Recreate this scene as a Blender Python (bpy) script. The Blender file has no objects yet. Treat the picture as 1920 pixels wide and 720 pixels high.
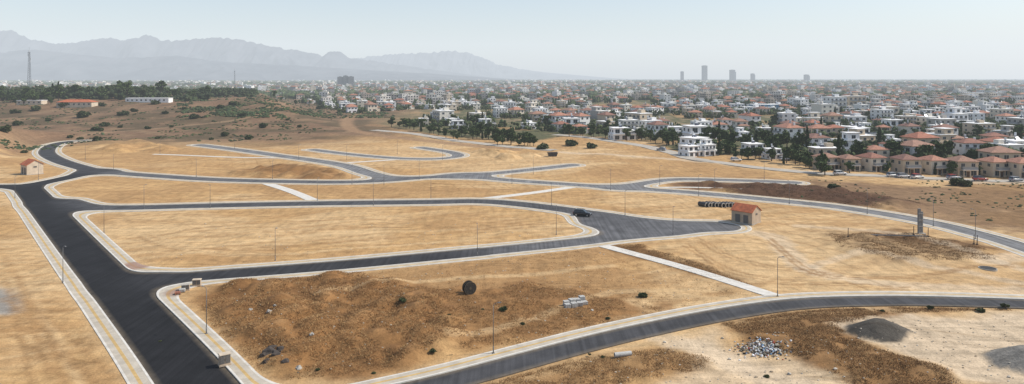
import bpy, math, random, numpy as np, bmesh
from mathutils import Vector, Matrix
random.seed(7); rng=np.random.default_rng(7)
scene=bpy.context.scene; COL=scene.collection
H=35.;F=1300.;HY=145.;CX=960.
# ---------------------------------------------------------------- helpers
def sst(a,b,t):
    t=np.clip((np.asarray(t,float)-a)/(b-a),0,1); return t*t*(3-2*t)
def vnoise(x,y,seed=0):
    x=np.asarray(x,float);y=np.asarray(y,float)
    xi=np.floor(x).astype(np.int64);yi=np.floor(y).astype(np.int64)
    fx=x-xi;fy=y-yi;fx=fx*fx*(3-2*fx);fy=fy*fy*(3-2*fy)
    def h(a,b):
        v=(a*374761393+b*668265263+seed*982451653)&0x7fffffff
        v=((v^(v>>13))*1274126177)&0x7fffffff
        v=((v^(v>>16))*668265263)&0x7fffffff
        return v/0x7fffffff
    return (h(xi,yi)*(1-fx)+h(xi+1,yi)*fx)*(1-fy)+(h(xi,yi+1)*(1-fx)+h(xi+1,yi+1)*fx)*fy
def fbm(x,y,o=4,seed=0):
    s=0;a=.5;t=0
    for k in range(o):
        s=s+a*vnoise(np.asarray(x)*2**k,np.asarray(y)*2**k,seed+k*17);t+=a;a*=.5
    return s/t
def macro(x,y):
    x=np.asarray(x,float);y=np.asarray(y,float)
    xe=-85-(y-450)*0.42
    hh=14*sst(390,680,y)*sst(0,70,xe-x)*(1-sst(950,1500,y))*(1+.35*(fbm(x/90,y/90,3)-.5))
    bank=15*np.exp(-((x+290)**2)/(2*40**2)-((y-325)**2)/(2*48**2))
    return hh+bank
def flat(px,py):
    k=H/(py-HY); return ((px-CX)*k,F*k)
_D=np.geomspace(60,4000,900)
def onland(px,py):
    X=(px-CX)/F*_D; Z=H-(py-HY)/F*_D
    hit=np.nonzero(Z<=macro(X,_D))[0]
    i=hit[0] if len(hit) else len(_D)-1
    return (float(X[i]),float(_D[i]))
def catmull(pts,step=2.0):
    P=[np.array(p,float) for p in pts]
    P=[2*P[0]-P[1]]+P+[2*P[-1]-P[-2]];out=[]
    for i in range(1,len(P)-2):
        n=max(1,int(np.linalg.norm(P[i+1]-P[i])/step))
        for k in range(n):
            t=k/n
            out.append(.5*((2*P[i])+(-P[i-1]+P[i+1])*t+(2*P[i-1]-5*P[i]+4*P[i+1]-P[i+2])*t*t+(-P[i-1]+3*P[i]-3*P[i+1]+P[i+2])*t**3))
    out.append(P[-2]);return np.array(out)
def poly_sd(x,y,poly):   # positive inside
    inside=np.zeros(x.shape,bool);d=np.full(x.shape,1e9);n=len(poly)
    for i in range(n):
        x0,y0=poly[i];x1,y1=poly[(i+1)%n]
        ex,ey=x1-x0,y1-y0;t=np.clip(((x-x0)*ex+(y-y0)*ey)/(ex*ex+ey*ey+1e-9),0,1)
        d=np.minimum(d,np.hypot(x-x0-t*ex,y-y0-t*ey))
        c=((y0>y)!=(y1>y));xi=(x1-x0)*(y-y0)/((y1-y0) if abs(y1-y0)>1e-9 else 1e-9)+x0
        inside^=(c&(x<xi))
    return np.where(inside,d,-d)
def line_d(x,y,pts):
    d=np.full(x.shape,1e9)
    for (x0,y0),(x1,y1) in zip(pts[:-1],pts[1:]):
        ex,ey=x1-x0,y1-y0;t=np.clip(((x-x0)*ex+(y-y0)*ey)/(ex*ex+ey*ey+1e-9),0,1)
        d=np.minimum(d,np.hypot(x-x0-t*ex,y-y0-t*ey))
    return d
# ---------------------------------------------------------------- materials
def nt(name):
    m=bpy.data.materials.new(name);m.use_nodes=True;n=m.node_tree;b=n.nodes['Principled BSDF'];return m,n,b
def mixc(n,fac,a,b,mode='MIX'):
    x=n.nodes.new('ShaderNodeMix');x.data_type='RGBA';x.blend_type=mode
    for s,v in ((x.inputs[0],fac),(x.inputs[6],a),(x.inputs[7],b)):
        if hasattr(v,'node'): n.links.new(v,s)
        else: s.default_value=v if not isinstance(v,tuple) else (*v[:3],1)
    return x.outputs[2]
def noise(n,scale,detail=4,vec=None,rough=.55):
    x=n.nodes.new('ShaderNodeTexNoise');x.inputs['Scale'].default_value=scale;x.inputs['Detail'].default_value=detail
    x.inputs['Roughness'].default_value=rough
    if vec is not None:n.links.new(vec,x.inputs['Vector'])
    return x.outputs['Fac']
def ramp(n,fac,stops,interp='LINEAR'):
    r=n.nodes.new('ShaderNodeValToRGB');r.color_ramp.interpolation=interp
    e=r.color_ramp.elements
    while len(e)<len(stops):e.new(.5)
    for i,(p,c) in enumerate(stops):
        e[i].position=p;e[i].color=(*c,1) if isinstance(c,tuple) else (c,c,c,1)
    n.links.new(fac,r.inputs[0]);return r.outputs[0]
def pos(n): return n.nodes.new('ShaderNodeNewGeometry').outputs['Position']
def attr(n,name):
    a=n.nodes.new('ShaderNodeAttribute');a.attribute_name=name;return a
def bump(n,b,h,strength,dist=.1):
    x=n.nodes.new('ShaderNodeBump');x.inputs['Strength'].default_value=strength;x.inputs['Distance'].default_value=dist
    n.links.new(h,x.inputs['Height']);n.links.new(x.outputs[0],b.inputs['Normal'])
def simple(name,c,rough=.8,var=.25,scale=2.,metal=0,objrand=None,bmp=0):
    m,n,b=nt(name)
    base=c
    if objrand:
        oi=n.nodes.new('ShaderNodeObjectInfo')
        k=len(objrand);base=ramp(n,oi.outputs['Random'],[(i/k,q) for i,q in enumerate(objrand)],'CONSTANT')
    tc=n.nodes.new('ShaderNodeTexCoord').outputs['Object']
    f=noise(n,scale,5,tc)
    g=ramp(n,f,[(.3,1-var),(.7,1+0*var)])
    n.links.new(mixc(n,1.0,base,g,'MULTIPLY'),b.inputs['Base Color'])
    b.inputs['Roughness'].default_value=rough;b.inputs['Metallic'].default_value=metal
    if bmp:bump(n,b,noise(n,scale*6,3,tc),bmp,.03)
    return m
M={}
M['wall']=simple('render_wall',(.7,.7,.66),.85,.12,.6,objrand=[(.78,.77,.74),(.66,.58,.46),(.8,.79,.77),(.55,.45,.33),(.8,.79,.76),(.74,.69,.59),(.42,.39,.35),(.82,.81,.8)])
M['villa_wall']=simple('villa_wall',(.5,.4,.3),.85,.15,.6,objrand=[(.56,.44,.31),(.44,.33,.22),(.62,.52,.39),(.7,.62,.5)])
M['white']=simple('white_wall',(.82,.81,.79),.8,.1,.6)
M['cream']=simple('cream_wall',(.6,.5,.38),.85,.25,1.)
M['hutwall']=simple('brownish_hut_wall',(.46,.36,.26),.85,.25,1.)
M['stone']=simple('stone_wall',(.3,.26,.21),.9,.4,3.)
M['glass']=simple('window_glass',(.03,.04,.05),.12,.2,1.)
M['frame']=simple('window_frame',(.5,.5,.48),.6,.1,1.)
M['wood']=simple('door_wood',(.12,.06,.03),.6,.3,4.)
M['rail']=simple('balcony_rail',(.3,.31,.32),.5,.2,2.)
M['steel']=simple('galvanised_steel',(.2,.21,.22),.5,.25,3.,metal=.6)
M['slab']=simple('grey_slab',(.2,.2,.2),.8,.3,2.)
M['dark']=simple('dark_metal',(.035,.035,.04),.5,.3,4.)
M['reel']=simple('weathered_reel_wood',(.035,.028,.02),.85,.5,3.,bmp=.4)
M['reelrim']=simple('reel_rim',(.11,.08,.05),.85,.5,3.)
M['pole']=simple('lamp_pole_paint',(.13,.13,.13),.55,.25,4.)
M['tank']=simple('water_tank',(.6,.62,.64),.4,.2,1.)
M['panel']=simple('solar_panel',(.02,.03,.06),.15,.2,1.)
M['concrete']=simple('concrete',(.42,.39,.34),.9,.35,3.,bmp=.3)
M['rubber_and_pit_shade']=simple('rubber_and_pit_shade',(.015,.015,.015),.8,.3,8.)  # tyres and cable, also the painted shade inside the culvert pit
M['rim']=simple('alloy_rim',(.4,.4,.4),.3,.2,5.,metal=.8)
M['black_paint']=simple('black_car_paint',(.012,.013,.018),.18,.1,3.)
M['car_paint']=simple('car_paint',(.5,.5,.5),.25,.05,3.,objrand=[(.6,.6,.6),(.05,.05,.06),(.3,.31,.33),(.35,.04,.03),(.65,.65,.62),(.05,.09,.2)])
M['redlamp']=simple('tail_light',(.35,.01,.01),.3,.1,3.)
M['clear']=simple('headlight_glass',(.6,.62,.65),.1,.1,3.)
M['bark']=simple('bark',(.1,.07,.045),.9,.4,5.,bmp=.5)
M['door_grey']=simple('louvre_door',(.13,.12,.11),.6,.3,6.)
M['tower']=simple('tower_facade',(.1,.125,.16),.4,.3,.05)
M['pallet']=simple('pallet_wood',(.25,.17,.09),.9,.4,6.)
M['plastic']=simple('pipe_plastic',(.03,.03,.032),.5,.3,4.)
M['paver']=simple('paver_block',(.5,.49,.46),.9,.3,6.,bmp=.3)
M['redbrick']=simple('red_block',(.32,.12,.07),.9,.3,6.,bmp=.3)
M['rock']=simple('dark_rock',(.07,.055,.045),.95,.5,2.,bmp=.6)
M['blue']=simple('blue_glass_facade',(.07,.2,.32),.4,.2,1.)
def roof_mat(name,cols):
    m,n,b=nt(name)
    oi=n.nodes.new('ShaderNodeObjectInfo');k=len(cols)
    base=ramp(n,oi.outputs['Random'],[(i/k,q) for i,q in enumerate(cols)],'CONSTANT')
    tc=n.nodes.new('ShaderNodeTexCoord').outputs['Object']
    f=noise(n,1.2,6,tc);g=ramp(n,f,[(.3,.55),(.7,1.05)])
    n.links.new(mixc(n,1.0,base,g,'MULTIPLY'),b.inputs['Base Color']);b.inputs['Roughness'].default_value=.85
    w=n.nodes.new('ShaderNodeTexWave');w.inputs['Scale'].default_value=1.2;n.links.new(tc,w.inputs['Vector'])
    bump(n,b,w.outputs['Fac'],.5,.05);return m
M['tile']=roof_mat('terracotta_tiles',[(.38,.14,.08),(.3,.125,.08),(.42,.19,.12),(.25,.12,.085),(.34,.18,.12)])
M['tile_red']=roof_mat('orange_tiles',[(.48,.13,.05)])
def leaf_mat(name,a,b_):
    m,n,b=nt(name);oi=n.nodes.new('ShaderNodeObjectInfo')
    f=noise(n,.9,3,pos(n));c=mixc(n,ramp(n,f,[(.35,0.),(.65,1.)]),a,b_)
    c2=mixc(n,oi.outputs['Random'],c,mixc(n,1.,c,(.7,.75,.6),'MULTIPLY'))
    n.links.new(c2,b.inputs['Base Color']);b.inputs['Roughness'].default_value=.7;b.inputs['Specular IOR Level'].default_value=.2
    return m
M['leaf']=leaf_mat('foliage',(.035,.06,.018),(.095,.13,.04))
M['cypress']=leaf_mat('cypress_foliage',(.025,.042,.017),(.055,.08,.03))
M['bushleaf']=leaf_mat('bush_foliage',(.035,.05,.018),(.085,.1,.04))
def colattr(name,rough=.85,scale=.3,var=.3):
    m,n,b=nt(name);a=attr(n,'Col')
    g=ramp(n,noise(n,scale,3,pos(n)),[(.3,1-var),(.7,1.)])
    n.links.new(mixc(n,1.,a.outputs['Color'],g,'MULTIPLY'),b.inputs['Base Color']);b.inputs['Roughness'].default_value=rough
    b.inputs['Specular IOR Level'].default_value=.2
    return m
M['stuff']=colattr('painted_mass')
# ---------------------------------------------------------------- mesh builders
class MB:
    def __init__(s): s.v=[];s.f=[];s.m=[];s.c=[];s.M=Matrix.Identity(4)
    def add(s,vs,fs,mat=0,col=None):
        o=len(s.v)
        for p in vs: s.v.append(tuple(s.M@Vector(p)))
        for f in fs: s.f.append([o+i for i in f]);s.m.append(mat);s.c.append(col)
    def box(s,c,d,mat=0,rz=0,taper=1.,col=None):
        x,y,z=[k/2 for k in d];vs=[]
        for sz,t in((-z,1),(z,taper)):
            for sx,sy in((-x,-y),(x,-y),(x,y),(-x,y)):
                a,b=sx*t,sy*t
                vs.append((c[0]+a*math.cos(rz)-b*math.sin(rz),c[1]+a*math.sin(rz)+b*math.cos(rz),c[2]+sz))
        s.add(vs,[(3,2,1,0),(4,5,6,7),(0,1,5,4),(1,2,6,5),(2,3,7,6),(3,0,4,7)],mat,col)
    def cyl(s,p0,p1,r0,r1=None,n=10,mat=0,caps=True,inner=None,col=None):
        r1=r0 if r1 is None else r1
        a=Vector(p0);b=Vector(p1);d=(b-a).normalized();u=d.orthogonal().normalized();w=d.cross(u)
        vs=[];fs=[]
        for q,r in((a,r0),(b,r1)):
            for i in range(n):
                t=2*math.pi*i/n;vs.append(q+u*r*math.cos(t)+w*r*math.sin(t))
        if inner:
            for q in(a,b):
                for i in range(n):
                    t=2*math.pi*i/n;vs.append(q+u*inner*math.cos(t)+w*inner*math.sin(t))
        for i in range(n):
            j=(i+1)%n;fs.append((i,j,n+j,n+i))
            if inner: fs+= [(2*n+j,2*n+i,3*n+i,3*n+j),(j,i,2*n+i,2*n+j),(n+i,n+j,3*n+j,3*n+i)]
        if caps and not inner: fs+= [tuple(range(n-1,-1,-1)),tuple(range(n,2*n))]
        s.add(vs,fs,mat,col)
    def hip(s,c,w,d,z,h,mat=0,gable=False,t=.14,col=None):
        x,y=w/2,d/2;cx,cy=c
        if w>=d: r=0 if gable else min(y,x)*.95; R=[(-x+r,0),(x-r,0)]
        else: r=0 if gable else min(y,x)*.95; R=[(0,-y+r),(0,y-r)]
        vs=[(cx+a,cy+b,z) for a,b in((-x,-y),(x,-y),(x,y),(-x,y))]+[(cx+a,cy+b,z+t) for a,b in((-x,-y),(x,-y),(x,y),(-x,y))]
        vs+=[(cx+a,cy+b,z+h) for a,b in R]
        fs=[(3,2,1,0),(0,1,5,4),(1,2,6,5),(2,3,7,6),(3,0,4,7)]
        if w>=d: fs+=[(4,5,9,8),(6,7,8,9),(5,6,9),(7,4,8)]
        else: fs+=[(4,5,8),(5,6,9,8),(6,7,9),(7,4,8,9)]
        s.add(vs,fs,mat,col)
    def mesh(s,name,mats,smooth=False):
        me=bpy.data.meshes.new(name);me.from_pydata(s.v,[],s.f)
        for m in mats: me.materials.append(m)
        if len(mats)>1: me.polygons.foreach_set('material_index',s.m)
        if smooth: me.polygons.foreach_set('use_smooth',[True]*len(s.f))
        if s.c and s.c[0] is not None:
            a=me.attributes.new('Col','FLOAT_COLOR','FACE')
            a.data.foreach_set('color',np.array([(*c,1) for c in s.c],np.float32).ravel())
        me.update();return me
def obj(name,me,parent=None,loc=(0,0,0),rz=0,**kw):
    o=bpy.data.objects.new(name,me);COL.objects.link(o);o.location=loc;o.rotation_euler=(0,0,rz)
    if parent:o.parent=parent
    for k,v in kw.items():o[k]=v
    return o
def empty(name,label,cat,loc=(0,0,0),rz=0,group=None):
    o=bpy.data.objects.new(name,None);COL.objects.link(o);o.location=loc;o.rotation_euler=(0,0,rz)
    o.empty_display_size=.5;o['label']=label;o['category']=cat
    if group:o['group']=group
    return o
def clone(root,loc,rz,sc=1.,label=None):
    r=root.copy();r.location=loc;r.rotation_euler=(0,0,rz);r.scale=(sc,sc,sc) if not isinstance(sc,tuple) else sc
    COL.objects.link(r)
    if label:r['label']=label
    for c in TREE[root.name]:
        k=c.copy();k.parent=r;COL.objects.link(k)
    return r
TREE={}
def register(root,parts): TREE[root.name]=parts
def structure(name,me,label,cat):
    return obj(name,me,kind='structure',label=label,category=cat)
# ---------------------------------------------------------------- road network
def W(pts): return [flat(*p) for p in pts]
roads=[ # points, half width, age
 (W([(520,950),(370,720),(249,575),(180,499),(128,440),(95,402),(70,373),(52,353)]),3.9,0.),
 (W([(-160,349),(0,350),(60,346),(110,337),(150,328),(180,322)]),3.8,.1),
 (W([(180,322),(115,303),(88,287),(98,273),(125,266),(152,264)]),3.4,.4),
 (W([(180,322),(300,331),(420,338),(600,342),(680,341),(740,337),(800,333),(870,330)]),3.3,.7),
 (W([(122,379),(165,388.5),(240,390),(400,386),(600,382),(800,379.5),(890,378),(960,382),(1060,394),(1120,405),(1170,416)]),3.4,.5),
 (W([(297,523),(340,521),(400,516),(560,504),(700,492),(900,473)]),3.3,.25),
 (W([(900,473),(1030,460),(1110,451),(1200,439),(1280,431),(1345,426)]),3.1,.75),
 (W([(1130,408),(1180,414),(1260,420),(1345,424.5)]),3.,.75),
 (W([(1130,420),(1170,430),(1230,430)]),4.5,.7),
 (W([(372,272),(450,282),(520,292),(600,303),(650,312),(690,325),(730,335)]),3.3,1.),
 (W([(860,329),(930,325),(1000,318),(1072,310)]),3.3,1.),
 (W([(860,331),(905,334),(960,339),(1060,346),(1150,352),(1300,362),(1500,381),(1600,393),(1740,417),(1850,444),(1920,465),(2060,515)]),2.8,1.1),
 (W([(1160,352),(1200,345),(1270,337),(1400,339.5),(1488,343)]),2.8,1.),
 (W([(585,281),(640,288),(700,294),(760,298),(820,298),(858,293),(845,286),(788,277)]),2.8,1.),
 (W([(560,780),(700,748),(825,719),(905,698),(985,676),(1100,645),(1200,621),(1330,594),(1440,576),(1520,568),(1600,565),(1700,564),(1800,566),(1920,570),(2100,578)]),2.2,.45),
]
paths=[(W([(1095,452),(1280,502),(1465,560)]),1.3),(W([(495,343),(548,360),(605,384)]),1.6),(W([(875,377),(1000,362),(1095,348)]),1.5),
       (W([(155,288),(300,290),(430,295),(540,297)]),1.2),(W([(610,308),(740,300),(770,298)]),1.2),(W([(1180,353),(1300,352),(1430,357)]),.8)]
GS=.8;gx=np.arange(-340,215,GS);gy=np.arange(42,440,GS)
GXX,GYY=np.meshgrid(gx,gy,indexing='ij')
def strip_field(pts):
    P=catmull(pts,2.);d=np.full(GXX.shape,34.)
    for a,b in zip(P[:-1],P[1:]):
        i0=max(0,int((min(a[0],b[0])-34-gx[0])/GS));i1=min(len(gx),int((max(a[0],b[0])+34-gx[0])/GS)+2)
        j0=max(0,int((min(a[1],b[1])-34-gy[0])/GS));j1=min(len(gy),int((max(a[1],b[1])+34-gy[0])/GS)+2)
        if i1<=i0 or j1<=j0: continue
        x=GXX[i0:i1,j0:j1];y=GYY[i0:i1,j0:j1];ex,ey=b-a
        t=np.clip(((x-a[0])*ex+(y-a[1])*ey)/(ex*ex+ey*ey+1e-9),0,1)
        d[i0:i1,j0:j1]=np.minimum(d[i0:i1,j0:j1],np.hypot(x-a[0]-t*ex,y-a[1]-t*ey))
    return d
fld=np.full(GXX.shape,30.);wsum=np.zeros(GXX.shape);asum=np.zeros(GXX.shape);prev=None
for ri,(pts,hw,age) in enumerate(roads):
    d=strip_field(pts)-hw;k=9.
    if ri==6: k=.01   # straight continuation of the previous road
    h=np.maximum(k-np.abs(fld-d),0)/k
    fld=np.minimum(fld,d)-h*h*k/4
    w=np.exp(-np.maximum(d+hw,0)/3.);wsum+=w;asum+=w*age
AGE=asum/np.maximum(wsum,1e-9)
PF=np.full(GXX.shape,30.)
for pts,hw in paths: PF=np.minimum(PF,strip_field(pts)-hw)
excl=W([(560,790),(700,750),(825,719),(905,698),(985,676),(1100,645),(1200,621),(1330,594),(1440,576),(1520,568),(1600,565),(1700,564),(1800,566),(1920,570),(2100,578),(2100,980),(560,980)])
EX=-poly_sd(GXX,GYY,excl)
SW=2.4
def sample(A,x,y,out=30.):
    fx=(x-gx[0])/GS;fy=(y-gy[0])/GS
    ok=(fx>=0)&(fy>=0)&(fx<len(gx)-1.01)&(fy<len(gy)-1.01)
    fx=np.clip(fx,0,len(gx)-1.01);fy=np.clip(fy,0,len(gy)-1.01)
    i=fx.astype(int);j=fy.astype(int);u=fx-i;v=fy-j
    r=(A[i,j]*(1-u)+A[i+1,j]*u)*(1-v)+(A[i,j+1]*(1-u)+A[i+1,j+1]*u)*v
    return np.where(ok,r,out)
def clipmesh(name,cons,z,skirt,mats,attrs):
    ok=np.ones((len(gx)-1,len(gy)-1),bool);full=ok.copy()
    for A,s,iso in cons:
        B=s*(A-iso);q=np.stack([B[:-1,:-1],B[1:,:-1],B[1:,1:],B[:-1,1:]])
        ok&=(q.max(0)>0);full&=(q.min(0)>=0)
    V=[];Fc=[];AT=[[] for _ in attrs];extra=[a for _,a in attrs]
    fl=[s*(A-iso) for A,s,iso in cons]
    for i,j in zip(*np.nonzero(ok)):
        cs=[(i,j),(i+1,j),(i+1,j+1),(i,j+1)]
        poly=[([gx[a],gy[b]]+[f[a,b] for f in fl]+[e[a,b] for e in extra],frozenset()) for a,b in cs]
        if not full[i,j]:
            for k in range(len(fl)):
                new=[]
                for q in range(len(poly)):
                    (p,tp),(r,tr)=poly[q],poly[(q+1)%len(poly)]
                    a,b=p[2+k],r[2+k]
                    if a>=0:new.append((p,tp))
                    if (a>=0)!=(b>=0):
                        t=a/(a-b);new.append(([m+(n_-m)*t for m,n_ in zip(p,r)],(tp&tr)|{k}))
                poly=new
                if len(poly)<3:break
            if len(poly)<3:continue
        o=len(V)
        for p,_ in poly:
            V.append((p[0],p[1],z))
            for q in range(len(attrs)):AT[q].append(p[2+len(fl)+q])
        Fc.append(list(range(o,o+len(poly))))
        if not full[i,j]:
            L=len(poly)
            for q in range(L):
                if poly[q][1]&poly[(q+1)%L][1]:
                    a,b=poly[q][0],poly[(q+1)%L][0];o2=len(V)
                    V+=[(a[0],a[1],z),(b[0],b[1],z),(b[0],b[1],z-skirt),(a[0],a[1],z-skirt)]
                    for w in range(len(attrs)):
                        A0=a[2+len(fl)+w];B0=b[2+len(fl)+w];AT[w]+=[A0,B0,B0,A0]
                    Fc.append([o2+3,o2+2,o2+1,o2])
    me=bpy.data.meshes.new(name);me.from_pydata(V,[],Fc)
    for (an,_),vals in zip(attrs,AT):
        a=me.attributes.new(an,'FLOAT','POINT');a.data.foreach_set('value',np.array(vals,np.float32))
    for m in mats:me.materials.append(m)
    me.update();return me
m,n,b=nt('asphalt');p=pos(n);a=attr(n,'age').outputs['Fac']
c=ramp(n,a,[(0.,(.013,.013,.0145)),(.35,(.035,.035,.038)),(.7,(.09,.09,.094)),(1.,(.15,.15,.152))])
g=ramp(n,noise(n,.25,6,p),[(.3,.7),(.7,1.25)]);c=mixc(n,1.,c,g,'MULTIPLY')
g=ramp(n,noise(n,9,2,p),[(.3,.75),(.7,1.25)]);c=mixc(n,1.,c,g,'MULTIPLY')
mp=n.nodes.new('ShaderNodeMapping');mp.inputs['Rotation'].default_value=(0,0,-.875);mp.inputs['Scale'].default_value=(1.6,.03,1);n.links.new(p,mp.inputs[0])
g=ramp(n,noise(n,1.,3,mp.outputs[0]),[(.35,.75),(.65,1.35)]);c=mixc(n,.8,c,mixc(n,1.,c,g,'MULTIPLY'))
d=attr(n,'dist').outputs['Fac']
mr=n.nodes.new('ShaderNodeMapRange');mr.inputs[1].default_value=-.9;mr.inputs[2].default_value=0;n.links.new(d,mr.inputs[0])
du=n.nodes.new('ShaderNodeMath');du.operation='MULTIPLY';n.links.new(mr.outputs[0],du.inputs[0]);n.links.new(noise(n,.8,4,p),du.inputs[1])
c=mixc(n,du.outputs[0],c,(.2,.16,.11))
n.links.new(c,b.inputs['Base Color']);b.inputs['Roughness'].default_value=.85;b.inputs['Specular IOR Level'].default_value=.15
bump(n,b,noise(n,25,2,p),.3,.02);M['asphalt']=m
m,n,b=nt('pavement_pavers');p=pos(n);d=attr(n,'dist').outputs['Fac']
mr=n.nodes.new('ShaderNodeMapRange');mr.inputs[2].default_value=SW;n.links.new(d,mr.inputs[0])
c=ramp(n,mr.outputs[0],[(0.,(.5,.45,.37)),(.42,(.54,.37,.15)),(.58,(.5,.45,.37)),(.88,(.66,.63,.57))],'CONSTANT')
r=attr(n,'red').outputs['Fac'];c=mixc(n,r,c,(.3,.16,.11))
br=n.nodes.new('ShaderNodeTexBrick');br.inputs['Scale'].default_value=2.2;br.inputs['Color1'].default_value=(1,1,1,1);br.inputs['Color2'].default_value=(.82,.8,.78,1);br.inputs['Mortar'].default_value=(.6,.57,.5,1)
n.links.new(p,br.inputs['Vector']);c=mixc(n,.6,c,mixc(n,1.,c,br.outputs['Color'],'MULTIPLY'))
g=ramp(n,noise(n,.6,5,p),[(.3,.75),(.7,1.08)]);c=mixc(n,1.,c,g,'MULTIPLY')
n.links.new(c,b.inputs['Base Color']);b.inputs['Roughness'].default_value=.9;M['pave']=m
M['kerb']=simple('kerb_concrete',(.64,.61,.55),.9,.25,1.)
redpts=W([(255,499),(335,549),(150,325)]);RED=np.zeros(GXX.shape)
for q,rr in zip(redpts,(3.,2.,3.5)): RED=np.maximum(RED,.8*(1-sst(rr-.5,rr+.5,np.hypot(GXX-q[0],GYY-q[1]))))
structure('road',clipmesh('road',[(fld,-1,0.)],0.,.4,[M['asphalt']],[('age',AGE),('dist',fld)]),'dark asphalt estate roads with curved junctions between dirt lots','road')
structure('kerb',clipmesh('kerb',[(fld,1,.0),(fld,-1,.25),(EX,1,0.)],.14,.5,[M['kerb']],[]),'pale concrete kerb edging the asphalt roads','kerb')
structure('pavement',clipmesh('pavement',[(fld,1,.25),(fld,-1,SW),(EX,1,0.)],.13,.5,[M['pave']],[('dist',fld),('red',RED)]),'beige paved footway with yellow tactile strip beside roads','pavement')
structure('path',clipmesh('path',[(PF,-1,0.),(fld,1,SW)],.15,.5,[M['kerb']],[]),'narrow pale concrete footpath crossing between dirt lots','path')
# ---------------------------------------------------------------- ground
ys=[15,40,60];y=68.
while y<15000:
    ys.append(y);y+=max(.45,.0062*y) if y<520 else .02*y
ys=np.array(ys+[15000.])
xs=[];x=0.
while x<15000:
    xs.append(x);x+=.5 if x<66 else (.0085*x if x<420 else .04*x)
xs=np.array(xs+[15000.]);xs=np.concatenate([-xs[:0:-1],xs])
X,Y=np.meshgrid(xs,ys,indexing='ij')
f=sample(fld,X,Y);pf=sample(PF,X,Y)
near=sst(2.3,6,f)*sst(1.,4,pf)
Z=-.15+sst(.9,2.1,f)*.21*1.0
Z=Z+macro(X,Y)*sst(2.4,26,f)
rel=1-sst(700,1500,Y)
Z=Z+near*rel*((fbm(X/14,Y/14,4,3)-.5)*1.1+(fbm(X/2.2,Y/2.2,3,9)-.45)*.22)
Z=Z+sst(420,600,Y)*rel*(fbm(X/35,Y/35,4,5)-.5)*6*sst(2,8,macro(X,Y))
heap=np.zeros(X.shape)
def add_heaps(poly,cnt,R,h,seed):
    r=np.random.default_rng(seed);P=np.array(poly);lo=P.min(0);hi=P.max(0);k=0
    while k<cnt:
        cx_,cy_=lo+(hi-lo)*r.random(2)
        if poly_sd(np.array([cx_]),np.array([cy_]),poly)[0]<0: continue
        k+=1;R_=r.uniform(*R);hh=r.uniform(*h)*R_/R[1];an=r.uniform(0,math.pi);el=r.uniform(.5,1.)
        i0,i1=np.searchsorted(xs,[cx_-R_,cx_+R_]);j0,j1=np.searchsorted(ys,[cy_-R_,cy_+R_])
        xx=X[i0:i1,j0:j1]-cx_;yy=Y[i0:i1,j0:j1]-cy_
        u=xx*math.cos(an)+yy*math.sin(an);v=(-xx*math.sin(an)+yy*math.cos(an))/el
        rr=np.clip(1-(np.hypot(u,v)/R_)**1.5,0,1)
        heap[i0:i1,j0:j1]=np.maximum(heap[i0:i1,j0:j1],hh*rr)
zA=W([(375,570),(440,535),(520,520),(660,512),(760,540),(830,590),(850,640),(740,690),(640,705),(530,712),(430,668)])
zA2=W([(760,540),(900,545),(1000,530),(1180,565),(1250,580),(1080,630),(870,660)])
zR=W([(1280,346),(1500,347),(1740,383),(1640,392),(1420,372)])
zE=W([(430,325),(520,310),(630,316),(650,331),(500,333)])
zP=W([(1130,458),(1200,462),(1340,505),(1420,540),(1300,515),(1160,470)])
zM=W([(1550,440),(1700,436),(1850,466),(1865,487),(1700,492),(1580,468)])
zS=W([(1345,602),(1450,582),(1560,577),(1750,572),(1900,580),(1700,588),(1560,606),(1620,650),(1770,700),(1800,730),(1640,740),(1500,670),(1420,640)])
zB=W([(870,722),(1100,672),(1240,655),(1330,670),(1320,690),(1180,720),(1000,740),(860,745)])
add_heaps(zA,120,(2.2,4.8),(.9,2.0),1);add_heaps(zA2,80,(1.6,3.4),(.3,.7),2);add_heaps(zR,90,(3,7),(.8,1.9),3)
add_heaps(zE,45,(3,7),(.8,2.0),4);add_heaps(zP,50,(1.2,3),(.4,.9),5);add_heaps(zM,45,(2,4.5),(.4,.9),6)
add_heaps(zS,100,(1.8,3.6),(.3,.8),7);add_heaps(zB,30,(1.5,3),(.3,.7),8)
add_heaps(W([(165,282),(260,268),(320,284),(200,288)]),25,(4,9),(1,3),9)
add_heaps(W([(900,283),(1010,292),(960,300),(905,292)]),20,(4,7),(1,2.5),10)
heap=heap*(.6+.8*fbm(X/6,Y/6,3,90))
def cone(c,R,h):
    global heap
    d=np.hypot(X-c[0],(Y-c[1])*1.15);heap=np.maximum(heap,h*np.clip((1-d/R)*1.15+.16*(fbm(X/2,Y/2,3,4)-.5),0,.92))
g1=flat(1645,624);g2=flat(1925,682)
cone(g1,4.6,1.9);cone(g2,4.8,2.)
amp=sst(3.,6.5,f)*sst(1.,3.5,pf)
Z=Z+heap*amp*(1+.2*(fbm(X/1.5,Y/1.5,3,21)-.5))
nz=fbm(X/8,Y/8,5,31);nb=fbm(X/40,Y/40,4,37);nf=fbm(X/1.5,Y/1.5,3,41);nm=fbm(X/4,Y/4,4,43)
straw=np.array((.47,.295,.132));straw2=np.array((.355,.21,.092));brown=np.array((.235,.12,.045));brown2=np.array((.31,.18,.078))
sand=np.array((.57,.455,.32));red=np.array((.165,.1,.06));pale=np.array((.57,.4,.215));grey=np.array((.2,.18,.15))
C=np.empty(X.shape+(3,));C[:]=straw
def blend(mask,c):
    global C
    C=C*(1-mask[...,None])+np.asarray(c)*mask[...,None]
blend(sst(.42,.62,nz)*.65,straw2);blend(sst(.5,.62,nb)*.55,pale);blend(sst(.4,.3,nb)*.5,straw2)
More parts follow.
